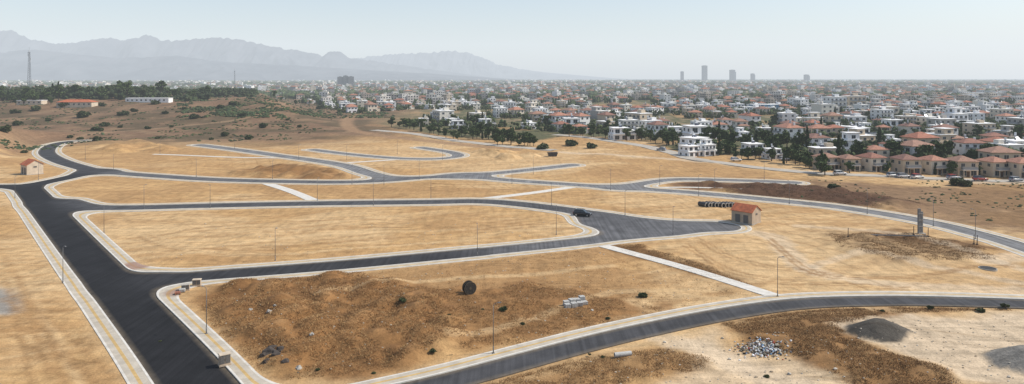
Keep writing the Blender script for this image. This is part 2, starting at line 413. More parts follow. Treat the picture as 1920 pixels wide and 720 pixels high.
for ang_,w_,s_ in ((.02,1.7,91),(.5,1.3,95)):
    ca_,sa_=math.cos(ang_),math.sin(ang_)
    nst=fbm((X*ca_+Y*sa_)/40,(Y*ca_-X*sa_)/w_,4,s_);blend(sst(.53,.66,nst)*.4*sst(.42,.6,nb),pale);blend(sst(.53,.66,1-nst)*.45,straw2)
def region(poly,c,w,amt=1.,nn=nz):
    d=poly_sd(X,Y,poly);blend(sst(-w,w,d+(nn-.5)*w*4)*amt,c)
region(W([(640,512),(1000,475),(1130,470),(1240,560),(900,600)]),brown2,4,.55,nm)
region(zA2,brown,3,.8,nm)
region(zA,brown,2.2,.95)
inA=np.maximum(sst(-2,2,poly_sd(X,Y,zA)),.6*sst(-2,2,poly_sd(X,Y,zA2)));hc=np.clip(heap/1.6,0,1)
blend(inA*sst(.45,.9,hc)*.6*sst(.4,.6,nm),(.37,.22,.1));blend(inA*sst(.52,.62,nz)*.45,(.14,.07,.028));blend(inA*sst(.56,.66,nf)*.3,(.3,.16,.06))
region(W([(1270,335),(1450,336),(1600,344),(1920,352),(2050,430),(1920,456),(1740,408),(1500,374),(1300,356)]),(.175,.105,.06),8,.92)
region(W([(1500,345),(1920,360),(1950,440),(1760,405)]),(.27,.17,.09),6,.5,nm)
region(zR,(.09,.046,.026),3,.97);region(zE,brown*.85,5,.9);region(zP,brown*.7,2,.95);region(zM,(.145,.078,.034),3,.97)
region(W([(1780,340),(2000,345),(2000,440),(1850,420)]),brown2*.7,6,.6)
region(zB,brown2*.9,2.,.85)
region(W([(1560,602),(1700,592),(1950,588),(2000,740),(1800,712),(1740,690),(1620,648)]),sand*.93,2,.9)
region(W([(1250,640),(1340,615),(1380,650),(1500,680),(1650,740),(1180,745),(1330,690)]),(.54,.42,.28),2,.8)
region(zS,(.2,.105,.042),1.6,.97,nm);region(zS,brown2*.9,1.,.4,nf)
region(W([(1380,430),(1560,425),(1920,500),(1920,555),(1500,550),(1420,530),(1250,470)]),pale,5,.4)
region(W([(-40,535),(20,540),(30,565),(15,590),(-40,600)]),(.25,.24,.22),1.2,.9)
fm=sst(372,440,Y+(nb-.5)*60)*sst(-20,40,(-60-(Y-450)*0.40)-X)*(Y<1300)
fm=np.maximum(fm,sst(330,400,Y)*sst(-40,20,-105-X)*(Y<1300));blend(fm*.96,red)
blend(fm*sst(.5,.6,nz)*.45,(.25,.17,.095));blend(fm*sst(.46,.6,fbm(X/20,Y/20,4,77))*.7,(.075,.06,.032))
region([(-330,250),(-235,255),(-225,330),(-235,400),(-400,400)],red*1.2,8,.7)
bx=[-100,540,740,860,1000,1060,1200,1290,1350,1480,1520,1920,2100];by=[176,190,240,258,266,254,262,288,291,300,316,333,337]
PXX=CX+F*X/np.maximum(Y,1);PYY=HY+H*F/np.maximum(Y,1)
cm=sst(-3,3,(np.interp(PXX,bx,by)-PYY))*(Y>180)
blend(cm*.85*(1-fm),(.2,.16,.1));blend(cm*sst(.36,.48,nz)*.8*(1-fm),(.065,.078,.033));blend(cm*sst(.6,.66,nb)*.6*(1-fm),straw2)
blend(sst(800,1800,Y)*.85,(.055,.065,.035))
for pts,w,c,am in [(W([(1385,432),(1450,445),(1480,475),(1520,505),(1650,532),(1920,547)]),2.6,sand,.6),
    (W([(1230,628),(1300,650),(1400,690),(1500,725)]),2.5,sand,.7),(W([(1500,425),(1700,440),(1930,510)]),1.6,sand,.5),
    (W([(1500,505),(1620,475),(1750,500),(1930,535)]),1.2,sand,.5),(W([(20,520),(60,560),(150,720)]),.5,pale,.6),(W([(0,470),(80,600),(120,720)]),.5,brown2,.5),
    (W([(1850,490),(1920,480)]),3,sand,.6),(W([(600,560),(760,530),(1000,515),(1150,500)]),.9,pale,.6),(W([(850,640),(1000,600),(1150,545),(1350,560)]),1.0,pale,.5),
    (W([(1050,285),(1280,300),(1500,322),(1920,345)]),3.5,sand,.6),(W([(350,470),(600,440),(900,430)]),.6,pale,.5),(W([(250,450),(450,420),(800,410)]),.6,brown2,.5),
    (W([(1440,450),(1560,520),(1900,500)]),.35,brown2,.7),(W([(1280,460),(1400,520),(1700,545)]),.35,brown2,.7),(W([(1300,450),(1430,500),(1760,530)]),.35,brown2,.6),
    (W([(260,440),(350,470),(700,450),(1000,420)]),.35,brown2,.6),(W([(0,620),(60,650),(110,700)]),.3,brown2,.7),(W([(10,520),(30,600),(60,720)]),.3,brown2,.6),
    (W([(0,560),(60,600),(180,715)]),.3,brown2,.6),(W([(1200,480),(1330,530),(1500,540)]),.3,brown2,.5),(W([(300,410),(420,440),(760,425),(1080,430)]),.3,brown2,.5),(W([(240,430),(420,480),(820,455)]),.4,pale,.6)]:
    P=catmull(pts,4);d=line_d(X,Y,P);blend((1-sst(w*.6,w*1.4,d+(nf-.5)*w))*am,c)
    if w<.5:
        d=line_d(X,Y,P+np.array([1.2,1.3]));blend((1-sst(w*.6,w*1.4,d+(nf-.5)*w))*am,c)
trk=[onland(*q) for q in [(735,195),(690,205),(655,222),(655,240),(700,252),(830,268),(960,282)]]
d=line_d(X,Y,catmull(trk,6));blend((1-sst(3,7,d))*.85,(.29,.18,.1))
trk2=[onland(*q) for q in [(60,268),(180,250),(330,238),(480,215),(560,200)]]
blend((1-sst(1.5,4,line_d(X,Y,catmull(trk2,6))))*.5,(.32,.21,.125))
for c_,R_,cc in ((g1,4.6,(.085,.076,.064)),(g2,4.9,(.22,.205,.18))):
    blend(1-sst(R_*.85,R_*1.02,np.hypot(X-c_[0],(Y-c_[1])*1.15)+(nf-.5)*2),cc)
blend((1-sst(SW,SW+1.6,f+(nf-.5)*1.6))*.35,pale)
C*= (0.86+.28*nf)[...,None]
nxn,nyn=X.shape
inG=np.maximum.reduce([sst(-1,1,poly_sd(X,Y,q)) for q in (zA,zS,zB,zM,zR,zP,zE,W([(150,400),(1150,380),(1160,440),(300,510)]))])
TRK=np.clip(1-inG,0,1)*sst(SW+.3,SW+2,f)*(1-sst(240,420,Y))*sst(.38,.55,nb+.08)
V=np.stack([X,Y,Z],-1).reshape(-1,3)
ii=np.arange(nxn*nyn).reshape(nxn,nyn)
Q=np.stack([ii[:-1,:-1],ii[1:,:-1],ii[1:,1:],ii[:-1,1:]],-1).reshape(-1,4)
def np_mesh(name,V,Q,mats,colors=None,smooth=True,domain='POINT'):
    me=bpy.data.meshes.new(name);k=Q.shape[1]
    me.vertices.add(len(V));me.vertices.foreach_set('co',V.astype(np.float32).ravel())
    me.loops.add(Q.size);me.loops.foreach_set('vertex_index',Q.astype(np.int32).ravel())
    me.polygons.add(len(Q));me.polygons.foreach_set('loop_start',np.arange(0,Q.size,k,dtype=np.int32))
    me.polygons.foreach_set('use_smooth',np.full(len(Q),smooth))
    for m in mats:me.materials.append(m)
    if colors is not None:
        a=me.attributes.new('Col','FLOAT_COLOR',domain)
        cc=np.ones((len(colors),4),np.float32);cc[:,:3]=colors;a.data.foreach_set('color',cc.ravel())
    me.update(calc_edges=True);me.validate();return me
m,n,b=nt('dry_earth');p=pos(n);a=attr(n,'Col').outputs['Color'];tk=attr(n,'track').outputs['Fac']
g=ramp(n,noise(n,.5,8,p,.6),[(.3,.74),(.5,1.),(.72,1.15)]);c=mixc(n,1.,a,g,'MULTIPLY')
msk=ramp(n,noise(n,.05,2,p),[(.4,.15),(.62,.75)])
mp=n.nodes.new('ShaderNodeMapping');mp.inputs['Scale'].default_value=(.05,1.2,1);mp.inputs['Rotation'].default_value=(0,0,-.03);n.links.new(p,mp.inputs[0])
g=ramp(n,noise(n,1.,4,mp.outputs[0]),[(.35,.72),(.5,1.),(.65,1.16)]);c=mixc(n,msk,c,mixc(n,1.,c,g,'MULTIPLY'))
mp=n.nodes.new('ShaderNodeMapping');mp.inputs['Scale'].default_value=(.9,.08,1);mp.inputs['Rotation'].default_value=(0,0,.9);n.links.new(p,mp.inputs[0])
g=ramp(n,noise(n,1.,4,mp.outputs[0]),[(.35,.82),(.5,1.),(.65,1.1)]);c=mixc(n,.5,c,mixc(n,1.,c,g,'MULTIPLY'))
g=ramp(n,noise(n,3.5,6,p,.7),[(.35,.78),(.52,1.),(.75,1.1)]);c=mixc(n,1.,c,g,'MULTIPLY')
for rot,sc_,dist_,dsc,ms in ((.35,.075,5.,.09,.03),(1.15,.06,6.,.07,.021)):
    mp=n.nodes.new('ShaderNodeMapping');mp.inputs['Rotation'].default_value=(0,0,rot);n.links.new(p,mp.inputs[0])
    wv=n.nodes.new('ShaderNodeTexWave');wv.bands_direction='Y';wv.inputs['Scale'].default_value=sc_;wv.inputs['Distortion'].default_value=dist_;wv.inputs['Detail'].default_value=1.;wv.inputs['Detail Scale'].default_value=dsc/sc_*.25
    n.links.new(mp.outputs[0],wv.inputs['Vector'])
    l=ramp(n,wv.outputs['Fac'],[(.0,1.),(.07,0.),(.16,0.),(.2,.8),(.25,0.)])
    k_=ramp(n,noise(n,ms,2,p),[(.48,0.),(.6,.6)])
    mm=n.nodes.new('ShaderNodeMath');mm.operation='MULTIPLY';n.links.new(l,mm.inputs[0]);n.links.new(k_,mm.inputs[1])
    m2=n.nodes.new('ShaderNodeMath');m2.operation='MULTIPLY';n.links.new(mm.outputs[0],m2.inputs[0]);n.links.new(tk,m2.inputs[1])
    c=mixc(n,m2.outputs[0],c,mixc(n,1.,c,(.66,.6,.53),'MULTIPLY'))
n.links.new(c,b.inputs['Base Color']);b.inputs['Roughness'].default_value=.95;b.inputs['Specular IOR Level'].default_value=.1
bump(n,b,noise(n,2.5,8,p,.65),.55,.25);M['ground']=m
gme=np_mesh('ground',V,Q,[M['ground']],C.reshape(-1,3))
ta=gme.attributes.new('track','FLOAT','POINT');ta.data.foreach_set('value',TRK.ravel().astype(np.float32))
structure('ground',gme,'dry straw and brown earth of the estate and plain','ground')
def gz(x,y):
    i=int(np.clip(np.searchsorted(xs,x)-1,0,nxn-2));j=int(np.clip(np.searchsorted(ys,y)-1,0,nyn-2))
    u=(x-xs[i])/(xs[i+1]-xs[i]);v=(y-ys[j])/(ys[j+1]-ys[j])
    return float((Z[i,j]*(1-u)+Z[i+1,j]*u)*(1-v)+(Z[i,j+1]*(1-u)+Z[i+1,j+1]*u)*v)
def place(px,py,sink=0.,land=False):
    x,y=onland(px,py) if land else flat(px,py)
    fz=float(sample(fld,np.array([x]),np.array([y]))[0])
    z=gz(x,y)
    if fz<0: z=0.
    elif fz<SW: z=.13
    return (x,y,z-sink)
def ribbon(name,pts,hw,mat,lift,label,land=False):
    P=catmull([(onland(*q) if land else flat(*q)) for q in pts],8);T=np.gradient(P,axis=0);T/=np.linalg.norm(T,axis=1)[:,None]
    N=np.stack([-T[:,1],T[:,0]],1);mb=MB();v=[];fc=[]
    for q,nn in zip(P,N):
        z=max(gz(q[0]+nn[0]*k,q[1]+nn[1]*k) for k in(-hw,0,hw))+lift
        for s,zz in((-hw,z-.6),(-hw,z),(hw,z),(hw,z-.6)):v.append((q[0]+nn[0]*s,q[1]+nn[1]*s,zz))
    for i in range(len(P)-1):
        for k in range(3):fc.append((4*i+k,4*i+k+1,4*i+k+5,4*i+k+4))
    mb.add(v,fc);structure(name,mb.mesh(name,[mat]),label,'road')
M['lightroad']=simple('worn_asphalt',(.42,.38,.32),.9,.25,.2)
ribbon('road',[(700,244),(780,252),(860,265),(960,276),(1040,282)],3.6,M['lightroad'],.12,'worn pale road along the edge of the houses')
ribbon('road',[(1040,253),(1100,258),(1180,270),(1250,284),(1290,296),(1320,302)],3.6,M['lightroad'],.12,'worn pale street bending past white houses')
ribbon('road',[(1310,301),(1500,324),(1700,333),(1920,341),(2100,350)],3.,M['lightroad'],.12,'worn pale lane in front of villas')
# ---------------------------------------------------------------- mountains
def mountain(name,rp,MY,foot,xr,seed,label,rough,mat='mount'):
    mx=np.linspace(xr[0],xr[1],1100);my=np.concatenate([np.linspace(foot,MY,80),np.linspace(MY+40,MY+1200,14)])
    hp=H+(HY-np.interp(mx/MY*F+CX,[q[0] for q in rp],[q[1] for q in rp]))/F*MY
    hp=hp+((1-np.abs(2*fbm(mx/120,mx*0,4,seed)-1))-.75)*rough*sst(60,300,hp)
    MX,MYY=np.meshgrid(mx,my,indexing='ij')
    t=(MYY-foot)/(MY-foot)
    wx=MX+(fbm(MX/900,MYY/900,3,2)-.5)*700
    rid=1-np.abs(2*fbm(wx/420,MYY/1300,5,8+seed)-1)*1.7
    prof=np.where(t<1,np.clip(t,0,1)**1.5,np.clip(1-(t-1)*1.6,0,1))
    loc=np.where(t<1,(rid-.55)*.7*np.sin(np.pi*np.clip(t,0,1)),0)
    MZ=np.maximum(hp[:,None],0)*(prof+loc*np.clip(t*1.5,0,1)*.6)-4
    MZ=np.minimum(MZ,H+(hp[:,None]-H)*MYY/MY)
    k=np.arange(MX.size).reshape(MX.shape)
    QM=np.stack([k[:-1,:-1],k[1:,:-1],k[1:,1:],k[:-1,1:]],-1).reshape(-1,4)
    structure(name,np_mesh(name,np.stack([MX,MYY,MZ],-1).reshape(-1,3),QM,[M[mat]]),label,'mountain')
m,n,b=nt('mountain_rock');c=ramp(n,noise(n,.004,8,pos(n)),[(.35,(.025,.034,.05)),(.65,(.07,.078,.092))]);n.links.new(c,b.inputs['Base Color']);b.inputs['Roughness'].default_value=1;M['mount']=m
rp=[(-700,90),(-400,70),(-200,75),(-80,62),(0,58),(20,56),(45,67),(60,74),(100,79),(140,80),(200,69),(225,75),(262,70),(275,64),(300,74),(330,76),(400,69),(430,71),(480,80),(540,92),(580,97),(604,104),(615,97),(640,97),(652,108),(690,112),(730,118),(800,128),(900,142),(960,150),(1400,152)]
mountain('mountain_range',rp,8800,7700,(-12000,800),5,'hazy jagged blue grey mountain range beyond the city',42)
mountain('mountain_range',[(480,150),(560,128),(640,112),(700,104),(760,100),(800,98),(850,94.5),(880,99),(905,108),(930,119),(970,128),(1020,135),(1090,141),(1150,146),(1230,150)],11200,10000,(-4200,2200),13,'fainter farther mountain ridge fading into haze',42)
mountain('foothills',[(-700,100),(-200,92),(0,98),(60,92),(130,100),(220,108),(330,104),(430,116),(560,122),(680,130),(800,137),(920,145),(1000,150),(1100,152)],7200,6000,(-9500,500),9,'lower hazy foothills in front of the mountain range',26)
# ---------------------------------------------------------------- haze box over the scene, glow put into its air
mb=MB();mb.box((0,0,230),(27000,27000,900))
m=bpy.data.materials.new('glowing_haze');m.use_nodes=True;n=m.node_tree;n.nodes.clear()
SIG=1.08e-4
ab=n.nodes.new('ShaderNodeVolumeAbsorption');ab.inputs['Color'].default_value=(0,0,0,1);ab.inputs['Density'].default_value=SIG
em=n.nodes.new('ShaderNodeEmission');em.inputs['Color'].default_value=(.81,.88,.95,1);em.inputs['Strength'].default_value=SIG  # emission put into the air in place of scattered sunlight
ad=n.nodes.new('ShaderNodeAddShader');out=n.nodes.new('ShaderNodeOutputMaterial')
n.links.new(ab.outputs[0],ad.inputs[0]);n.links.new(em.outputs[0],ad.inputs[1]);n.links.new(ad.outputs[0],out.inputs['Volume'])
structure('sky',mb.mesh('sky',[m]),'glowing haze box that pales the blue sky over the plain','sky')
# ---------------------------------------------------------------- vegetation templates
def rot_rand(nn,r):
    q=r.normal(size=(nn,4));q/=np.linalg.norm(q,axis=1)[:,None];w,x,y,z=q.T
    return np.stack([np.stack([1-2*(y*y+z*z),2*(x*y-z*w),2*(x*z+y*w)],-1),np.stack([2*(x*y+z*w),1-2*(x*x+z*z),2*(y*z-x*w)],-1)],1)
def leaves(clumps,per,size,seed,mat,name='crown'):
    r=np.random.default_rng(seed);Vs=[]
    for (c,R) in clumps:
        d=r.normal(size=(per,3));d/=np.linalg.norm(d,axis=1)[:,None]
        rad=r.uniform(.45,1.05,size=(per,1));P=np.array(c)+d*rad*np.array(R)
        ax=rot_rand(per,r);s=size*r.uniform(.6,1.3,size=(per,1))
        u=ax[:,0]*s;v=ax[:,1]*s*.8
        Vs.append(np.stack([P-u-v,P+u-v,P+u+v,P-u+v],1).reshape(-1,3))
    V=np.concatenate(Vs);return np_mesh(name,V,np.arange(len(V)).reshape(-1,4),[mat],smooth=False)
def tree_template(kind,seed):
    r=random.Random(seed)
    if kind=='broad':
        root=empty('tree','leafy dark green tree among houses and gardens','tree',group='trees of the suburb and hill')
        mb=MB();mb.cyl((0,0,-.4),(.1,0,2.4),.26,.17,8)
        cl=[]
        for i in range(5):
            a=i*1.26+r.random()*.6;e=(1.7*math.cos(a),1.7*math.sin(a),4.+r.random())
            mb.cyl((.1,0,2.2+r.random()*.3),e,.13,.05,6)
        for i in range(14):
            a=r.random()*6.28;q=r.random()**.6*2.3;z=2.6+r.random()*3.8
            k=1-abs(z-4.4)/4.4;cl.append(((q*k*math.cos(a),q*k*math.sin(a),z),[r.uniform(.8,1.45)]*2+[r.uniform(.6,1.05)]))
        me=leaves(cl,75,.27,seed,M['leaf'])
    elif kind=='cypress':
        root=empty('cypress_tree','slim dark cypress tree between houses','tree',group='trees of the suburb and hill')
        mb=MB();mb.cyl((0,0,-.4),(0,0,6.5),.2,.04,7);cl=[]
        for i in range(13):
            z=.9+i*.6;w=.95*(1-(i/13)**1.8)+.15;cl.append(((r.uniform(-.1,.1),r.uniform(-.1,.1),z),[w,w,.6]))
        me=leaves(cl,60,.2,seed,M['cypress'])
    else:
        root=empty('bush','rounded grey green bush in the dry field','bush',group='bushes on dry ground')
        mb=MB();cl=[]
        for i in range(5):
            a=i*1.3;mb.cyl((0,0,-.2),(.6*math.cos(a),.6*math.sin(a),.8),.06,.02,5)
        for i in range(10):
            a=r.random()*6.28;q=r.random()*.9;cl.append(((q*math.cos(a),q*math.sin(a),.35+r.random()*.6*(1.1-q*.6)),[r.uniform(.35,.6)]*2+[.38]))
        me=leaves(cl,70,.13,seed,M['bushleaf'])
    t=obj('trunk',mb.mesh('trunk',[M['bark']]),root);c=obj('crown',me,root);register(root,[t,c]);return root
TB=[tree_template('broad',11+i) for i in range(4)];TC=[tree_template('cypress',31+i) for i in range(2)];BU=[tree_template('bush',51+i) for i in range(3)]
used=set()
def put(t,loc,rz,sc,label=None):
    if t.name not in used:
        used.add(t.name);t.location=loc;t.rotation_euler=(0,0,rz);t.scale=(sc,sc,sc) if not isinstance(sc,tuple) else sc
        if label:t['label']=label
        return t
    return clone(t,loc,rz,sc,label)
# ---------------------------------------------------------------- house templates
def win_mesh(w,h,name='window'):
    mb=MB();mb.box((0,-.03,0),(w,.06,h),0);mb.box((-w/4+.02,-.045,0),(w/2-.12,.05,h-.14),1);mb.box((w/4-.02,-.045,0),(w/2-.12,.05,h-.14),1)
    return mb.mesh(name,[M['frame'],M['glass']])
WM=win_mesh(1.6,1.45);WL=win_mesh(2.6,2.2)
mb=MB();mb.box((0,-.04,0),(1.1,.08,2.15),0);DM=mb.mesh('door',[M['wood']])
def house(kind,name,label,cat='house',wallm='wall'):
    root=empty(name,label,cat,group='houses of the suburb');P=[]
    w=MB();r=MB();wins=[];bal=[]
    def faces(cx,cy,W_,D_,z,nf,ns,big=False):
        for i in range(nf):
            wins.append((cx-W_/2+W_*(i+.5)/nf,cy-D_/2,z,0,big))
        for i in range(ns):
            y_=cy-D_/2+D_*(i+.5)/ns
            wins.append((cx-W_/2,y_,z,-math.pi/2,False));wins.append((cx+W_/2,y_,z,math.pi/2,False))
    rm=M['tile'];wm=[M[wallm],M['stone']]
    if kind=='villa':
        w.box((0,0,3.0),(8.2,9,6.4));r.hip((0,0),9.4,10.4,6.2,2.1)
        faces(0,0,8.2,9,4.8,2,2);faces(0,0,8.2,9,1.5,2,1,True)
        pb=MB()
        for q in(-2.6,0,2.6):pb.cyl((q,-6.1,-.2),(q,-6.1,2.7),.2,.16,8)
        pb.box((0,-5.4,2.85),(6.2,1.8,.26));P.append(obj('porch',pb.mesh('porch',[M['villa_wall']]),root))
        bal.append((0,-5.5,2.98,6,1.7))
    elif kind=='gable':
        w.box((0,0,2.9),(11,8.6,6.2));r.hip((0,0),12,10,6.0,2.2,gable=False);faces(0,0,11,8.6,4.6,3,2);faces(0,0,11,8.6,1.5,2,1);bal.append((-2.5,-4.95,3.0,4,1.3))
        w.box((3.2,1,7.6),(.8,.8,2.))
    elif kind=='modern':
        w.box((0,0,1.5),(13,10,3.4));w.box((-1.6,.4,4.85),(8.6,8.6,3.3));r.box((-1.6,.2,6.62),(9.4,9.6,.24));r.box((0,-.1,3.26),(13.6,10.8,.12))
        rm=M['white'];faces(-1.6,.4,8.6,8.6,4.8,2,2,True);faces(0,0,13,10,1.4,3,2,True);bal.append((3.9,-4.6,3.33,4.4,1.3))
    elif kind=='block':
        w.box((0,0,4.8),(13,10.5,10.));w.box((1.5,1,10.8),(3.4,3.4,2.4));r.box((0,0,9.9),(13.5,11,.3));rm=M['white']
        for z in(1.6,4.8,8.0):faces(0,0,13,10.5,z,4,2)
        bal+=[(-3,-5.95,3.2,4.6,1.4),(3,-5.95,3.2,4.6,1.4),(-3,-5.95,6.4,4.6,1.4),(3,-5.95,6.4,4.6,1.4)]
    elif kind=='double':
        w.box((0,0,2.9),(9,8.4,6.2));w.box((5.8,.8,1.5),(4.4,7,3.6));r.hip((0,0),10.2,9.6,6.0,2.0);r.hip((6.1,.8),5,8,3.3,1.1)
        faces(0,0,9,8.4,4.6,3,2);faces(0,0,9,8.4,1.5,2,1)
    elif kind=='tiered':
        w.box((0,0,1.6),(12,11,3.6));w.box((1.2,1.2,4.9),(8.4,8.,3.2));w.box((2.4,2.4,8.),(4.6,4.6,3.));r.box((1.2,1.1,6.6),(9,8.6,.2));r.box((2.4,2.3,9.6),(5.4,5.4,.2));rm=M['white']
        faces(0,0,12,11,1.6,3,2,True);faces(1.2,1.2,8.4,8,4.9,3,2);faces(2.4,2.4,4.6,4.6,8,1,1);bal.append((-1,-4.,3.42,8,1.5))
    else:
        w.box((0,0,3.1),(10.5,9.2,6.8));r.box((0,0,6.55),(11,9.7,.22));w.box((2.6,2,7.3),(3,3,2.2));rm=M['white']
        faces(0,0,10.5,9.2,4.8,3,2);faces(0,0,10.5,9.2,1.5,2,2,True);bal.append((-1,-5.2,3.3,7,1.2))
    P.append(obj('wall',w.mesh('wall',wm),root));P.append(obj('roof',r.mesh('roof',[rm]),root))
    for (x,y,z,a,big) in wins: P.append(obj('window',WL if big else WM,root,(x,y,z),a))
    P.append(obj('door',DM,root,(.9 if kind!='villa' else 0,{'villa':-4.5,'gable':-4.3,'modern':-5,'block':-5.25,'double':-4.2,'tiered':-5.5}.get(kind,-4.6)-.02,1.05)))
    for (x,y,z,bw,bd) in bal:
        bm_=MB();bm_.box((x,y,z+.07),(bw,bd,.14));bm_.box((x,y-bd/2+.05,z+.62),(bw,.06,.95),1)
        for s in(-1,1):bm_.box((x+s*(bw/2-.03),y+.03,z+.62),(.06,bd-.1,.95),1)
        P.append(obj('balcony',bm_.mesh('balcony',[M['white'],M['rail']]),root))
    if kind in('modern','block','flat','gable'):
        zt={'modern':6.75,'block':10.05,'flat':6.66,'gable':7.2}[kind]
        hm=MB();hm.cyl((-1.2,1.5,zt+1.1),(.2,1.5,zt+1.1),.28,.28,10);hm.cyl((-.9,1.7,zt+1.7),(-.9,1.7,zt+2.9),.45,.45,10)
        for q in(-1.,0.):hm.box((q,1.5,zt+.5),(.06,.06,1.1),1)
        hm.box((-.9,1.7,zt+.85),(.5,.5,1.7),1)
        hm.add([(-1.3,.3,zt+.1),(.3,.3,zt+.1),(.3,1.3,zt+1.),(-1.3,1.3,zt+1.)],[(0,1,2,3)],2)
        P.append(obj('water_heater',hm.mesh('water_heater',[M['tank'],M['steel'],M['panel']]),root))
    register(root,P);return root
HT={'villa':house('villa','villa','two storey cream villa with terracotta hipped roof and porch',wallm='villa_wall'),
 'gable':house('gable','house','two storey house with terracotta tiled roof and chimney'),
 'modern':house('modern','modern_house','white cubic modern house with flat roof slabs',wallm='white'),
 'block':house('block','apartment_block','three storey flat roofed apartment block with balconies','apartment building'),
 'double':house('double','house','two storey house with low tiled side wing'),
 'tiered':house('tiered','modern_house','stepped white house with three flat roof levels'),
 'flat':house('flat','house','flat roofed two storey house with roof water tank')}
placed=[]
hand=[(1548,318,'villa',.3,.76),(1590,320,'villa',.1,.72),(1633,320,'villa',.25,.82),(1698,325,'villa',.05,.84),(1748,325,'villa',.15,.8),(1803,328,'villa',-.05,.86),(1862,328,'villa',.15,.82),(1915,332,'villa',0,.86),
 (1296,291,'modern',.5,.7),(1324,290,'tiered',.45,.72),(1416,291,'modern',.2,.8),(1452,297,'modern',.25,.65),(1166,261,'modern',.15,1.),(1192,260,'flat',.1,.75),(1790,237,'tiered',.2,1.4),(1765,245,'flat',.2,1.2),
 (1075,242,'modern',.1,1.1),(1310,262,'modern',.2,1.2),(1600,205,'block',.1,1.5),(1565,206,'block',.1,1.4),(1640,208,'tiered',.1,1.3),(1660,222,'flat',.1,1.5)]
nh=0
def put_house(k,x,y,rz,sc,z=None):
    global nh
    nh+=1;put(HT[k],(x,y,(gz(x,y) if z is None else z)),rz,sc);placed.append((x,y,k,max(sc,.85) if not isinstance(sc,tuple) else 1.))
for px,py,k,rz,sc in hand:
    x,y=flat(px,py);put_house(k,x,y,rz,sc)
cands=[]
for dist_i,(ang,u0,lx,rowgap) in enumerate([(.42,0,20.5,52),(.12,5,21,50)]):
    ca,sa=math.cos(ang),math.sin(ang)
    for i in range(-90,90):
        for j in range(0,80):
            u=i*lx+(8 if (i//6)%2 else 0)+(j//2)*7%19;v=220+(j//2)*rowgap+(j%2)*21
            x=u*ca-v*sa*1.;y=u*sa+v*ca
            if y<230 or y>1150: continue
            d1=x>70+.12*y
            if (dist_i==0)==d1: continue
            px=CX+F*x/y;py=HY+H*F/y
            if px<-40 or px>1975: continue
            if py>np.interp(px,bx,by)-3: continue
            if float(macro(x,y))>1.5: continue
            x+=random.uniform(-4,4);y+=random.uniform(-4,4)
            if random.random()<.2 or fbm(x/60,y/60,2,8)>.64: continue
            if any((x-a)**2+(y-b_)**2<(18*s)**2 for a,b_,_,s in placed[:len(hand)]): continue
            cands.append((y,x,ang+random.choice([0,0,math.pi/2,-math.pi/2])+random.uniform(-.22,.22)))
cands.sort()
kinds=['villa','gable','double','modern','block','flat','tiered']
indiv=cands[:278];rest=cands[278:]
for y,x,a in indiv:
    wgt=[.2,.22,.2,.12,.04,.11,.11] if y<400 else [.11,.15,.13,.17,.12,.17,.15]
    k=random.choices(kinds,wgt)[0];s=random.uniform(.72,1.15);put_house(k,x,y,a,(s*random.uniform(.85,1.25),s*random.uniform(.85,1.15),s*random.uniform(.85,1.1)))
WALLC=[(.8,.79,.76),(.72,.68,.62),(.62,.54,.44),(.82,.81,.8),(.48,.42,.35),(.74,.71,.66),(.38,.36,.34)]
ROOFC=[(.34,.15,.095),(.29,.13,.09),(.37,.19,.12),(.24,.13,.09)]
cm_=MB()
def cheap(x,y,a,w,d,h,pitched,windows,z=0.):
    cm_.M=Matrix.Translation((x,y,z))@Matrix.Rotation(a,4,'Z')
    wc=random.choice(WALLC);cm_.box((0,0,h/2-.5),(w,d,h+1),col=wc)
    if pitched: cm_.hip((0,0),w+1,d+1,h+.01,2.,col=random.choice(ROOFC))
    else:
        if random.random()<.6: cm_.box((random.uniform(-2,2),random.uniform(-2,2),h+1.5),(w*.45,d*.45,1.8),col=wc)
        else: cm_.box((0,0,h+.6),(w*.96,d*.96,.2),col=tuple(q*.8 for q in wc))
    if random.random()<.35: cm_.box((w*.5,random.uniform(-1,1),h*.25-.5),(w*.5,d*.7,h*.5+1),col=wc)
    if windows:
        for s in range(max(1,int(h/3.1))):
            zz=1.6+s*3.1
            for fy,nn in((-d/2-.02,max(2,int(w/3.5))),):
                for i in range(nn):
                    xx=-w/2+w*(i+.5)/nn;cm_.add([(xx-.9,fy,zz-.8),(xx+.9,fy,zz-.8),(xx+.9,fy,zz+.8),(xx-.9,fy,zz+.8)],[(0,1,2,3)],col=(.04,.045,.05))
            for fx in(-w/2-.02,w/2+.02):
                for i in range(2):
                    yy=-d/2+d*(i+.5)/2;cm_.add([(fx,yy-.7,zz-.7),(fx,yy+.7,zz-.7),(fx,yy+.7,zz+.7),(fx,yy-.7,zz+.7)],[(0,1,2,3)],col=(.04,.045,.05))
for y,x,a in rest:
    r_=random.random();tall=r_<.15
    cheap(x,y,a,random.uniform(7,14) if not tall else 14,random.uniform(7,10.5),random.choice([3.4,6.4,6.4,7]) if not tall else random.choice([9.3,12.4]),r_>.6,True)
for k in range(3500):
    y=math.sqrt(random.uniform(1150**2,2600**2)) if random.random()<.75 else random.uniform(1150,2600)
    x=random.uniform(-.76,.76)*y
    if x<-.36*y and (y<1500 or random.random()<.5): continue
    if fbm(x/120,y/120,3,44)<.43: continue
    tall=random.random()<.2
    cheap(x,y,random.choice([.1,.4])+random.choice([0,math.pi/2]),random.uniform(8,16),random.uniform(8,13),6.4 if not tall else random.uniform(9,15),random.random()<.38,y<1400)
for k in range(3400):
    y=random.uniform(2600,5200) if random.random()<.7 else random.uniform(5200,7500);x=random.uniform(-.78,.78)*y
    if fbm(x/300,y/300,3,45)<.45 or (x<-.3*y and random.random()<.45): continue
    cheap(x,y,random.uniform(0,3),random.uniform(12,26),random.uniform(10,20),random.choice([6,7,9,10,12,14]),random.random()<.2,False)
cm_.M=Matrix.Identity(4)
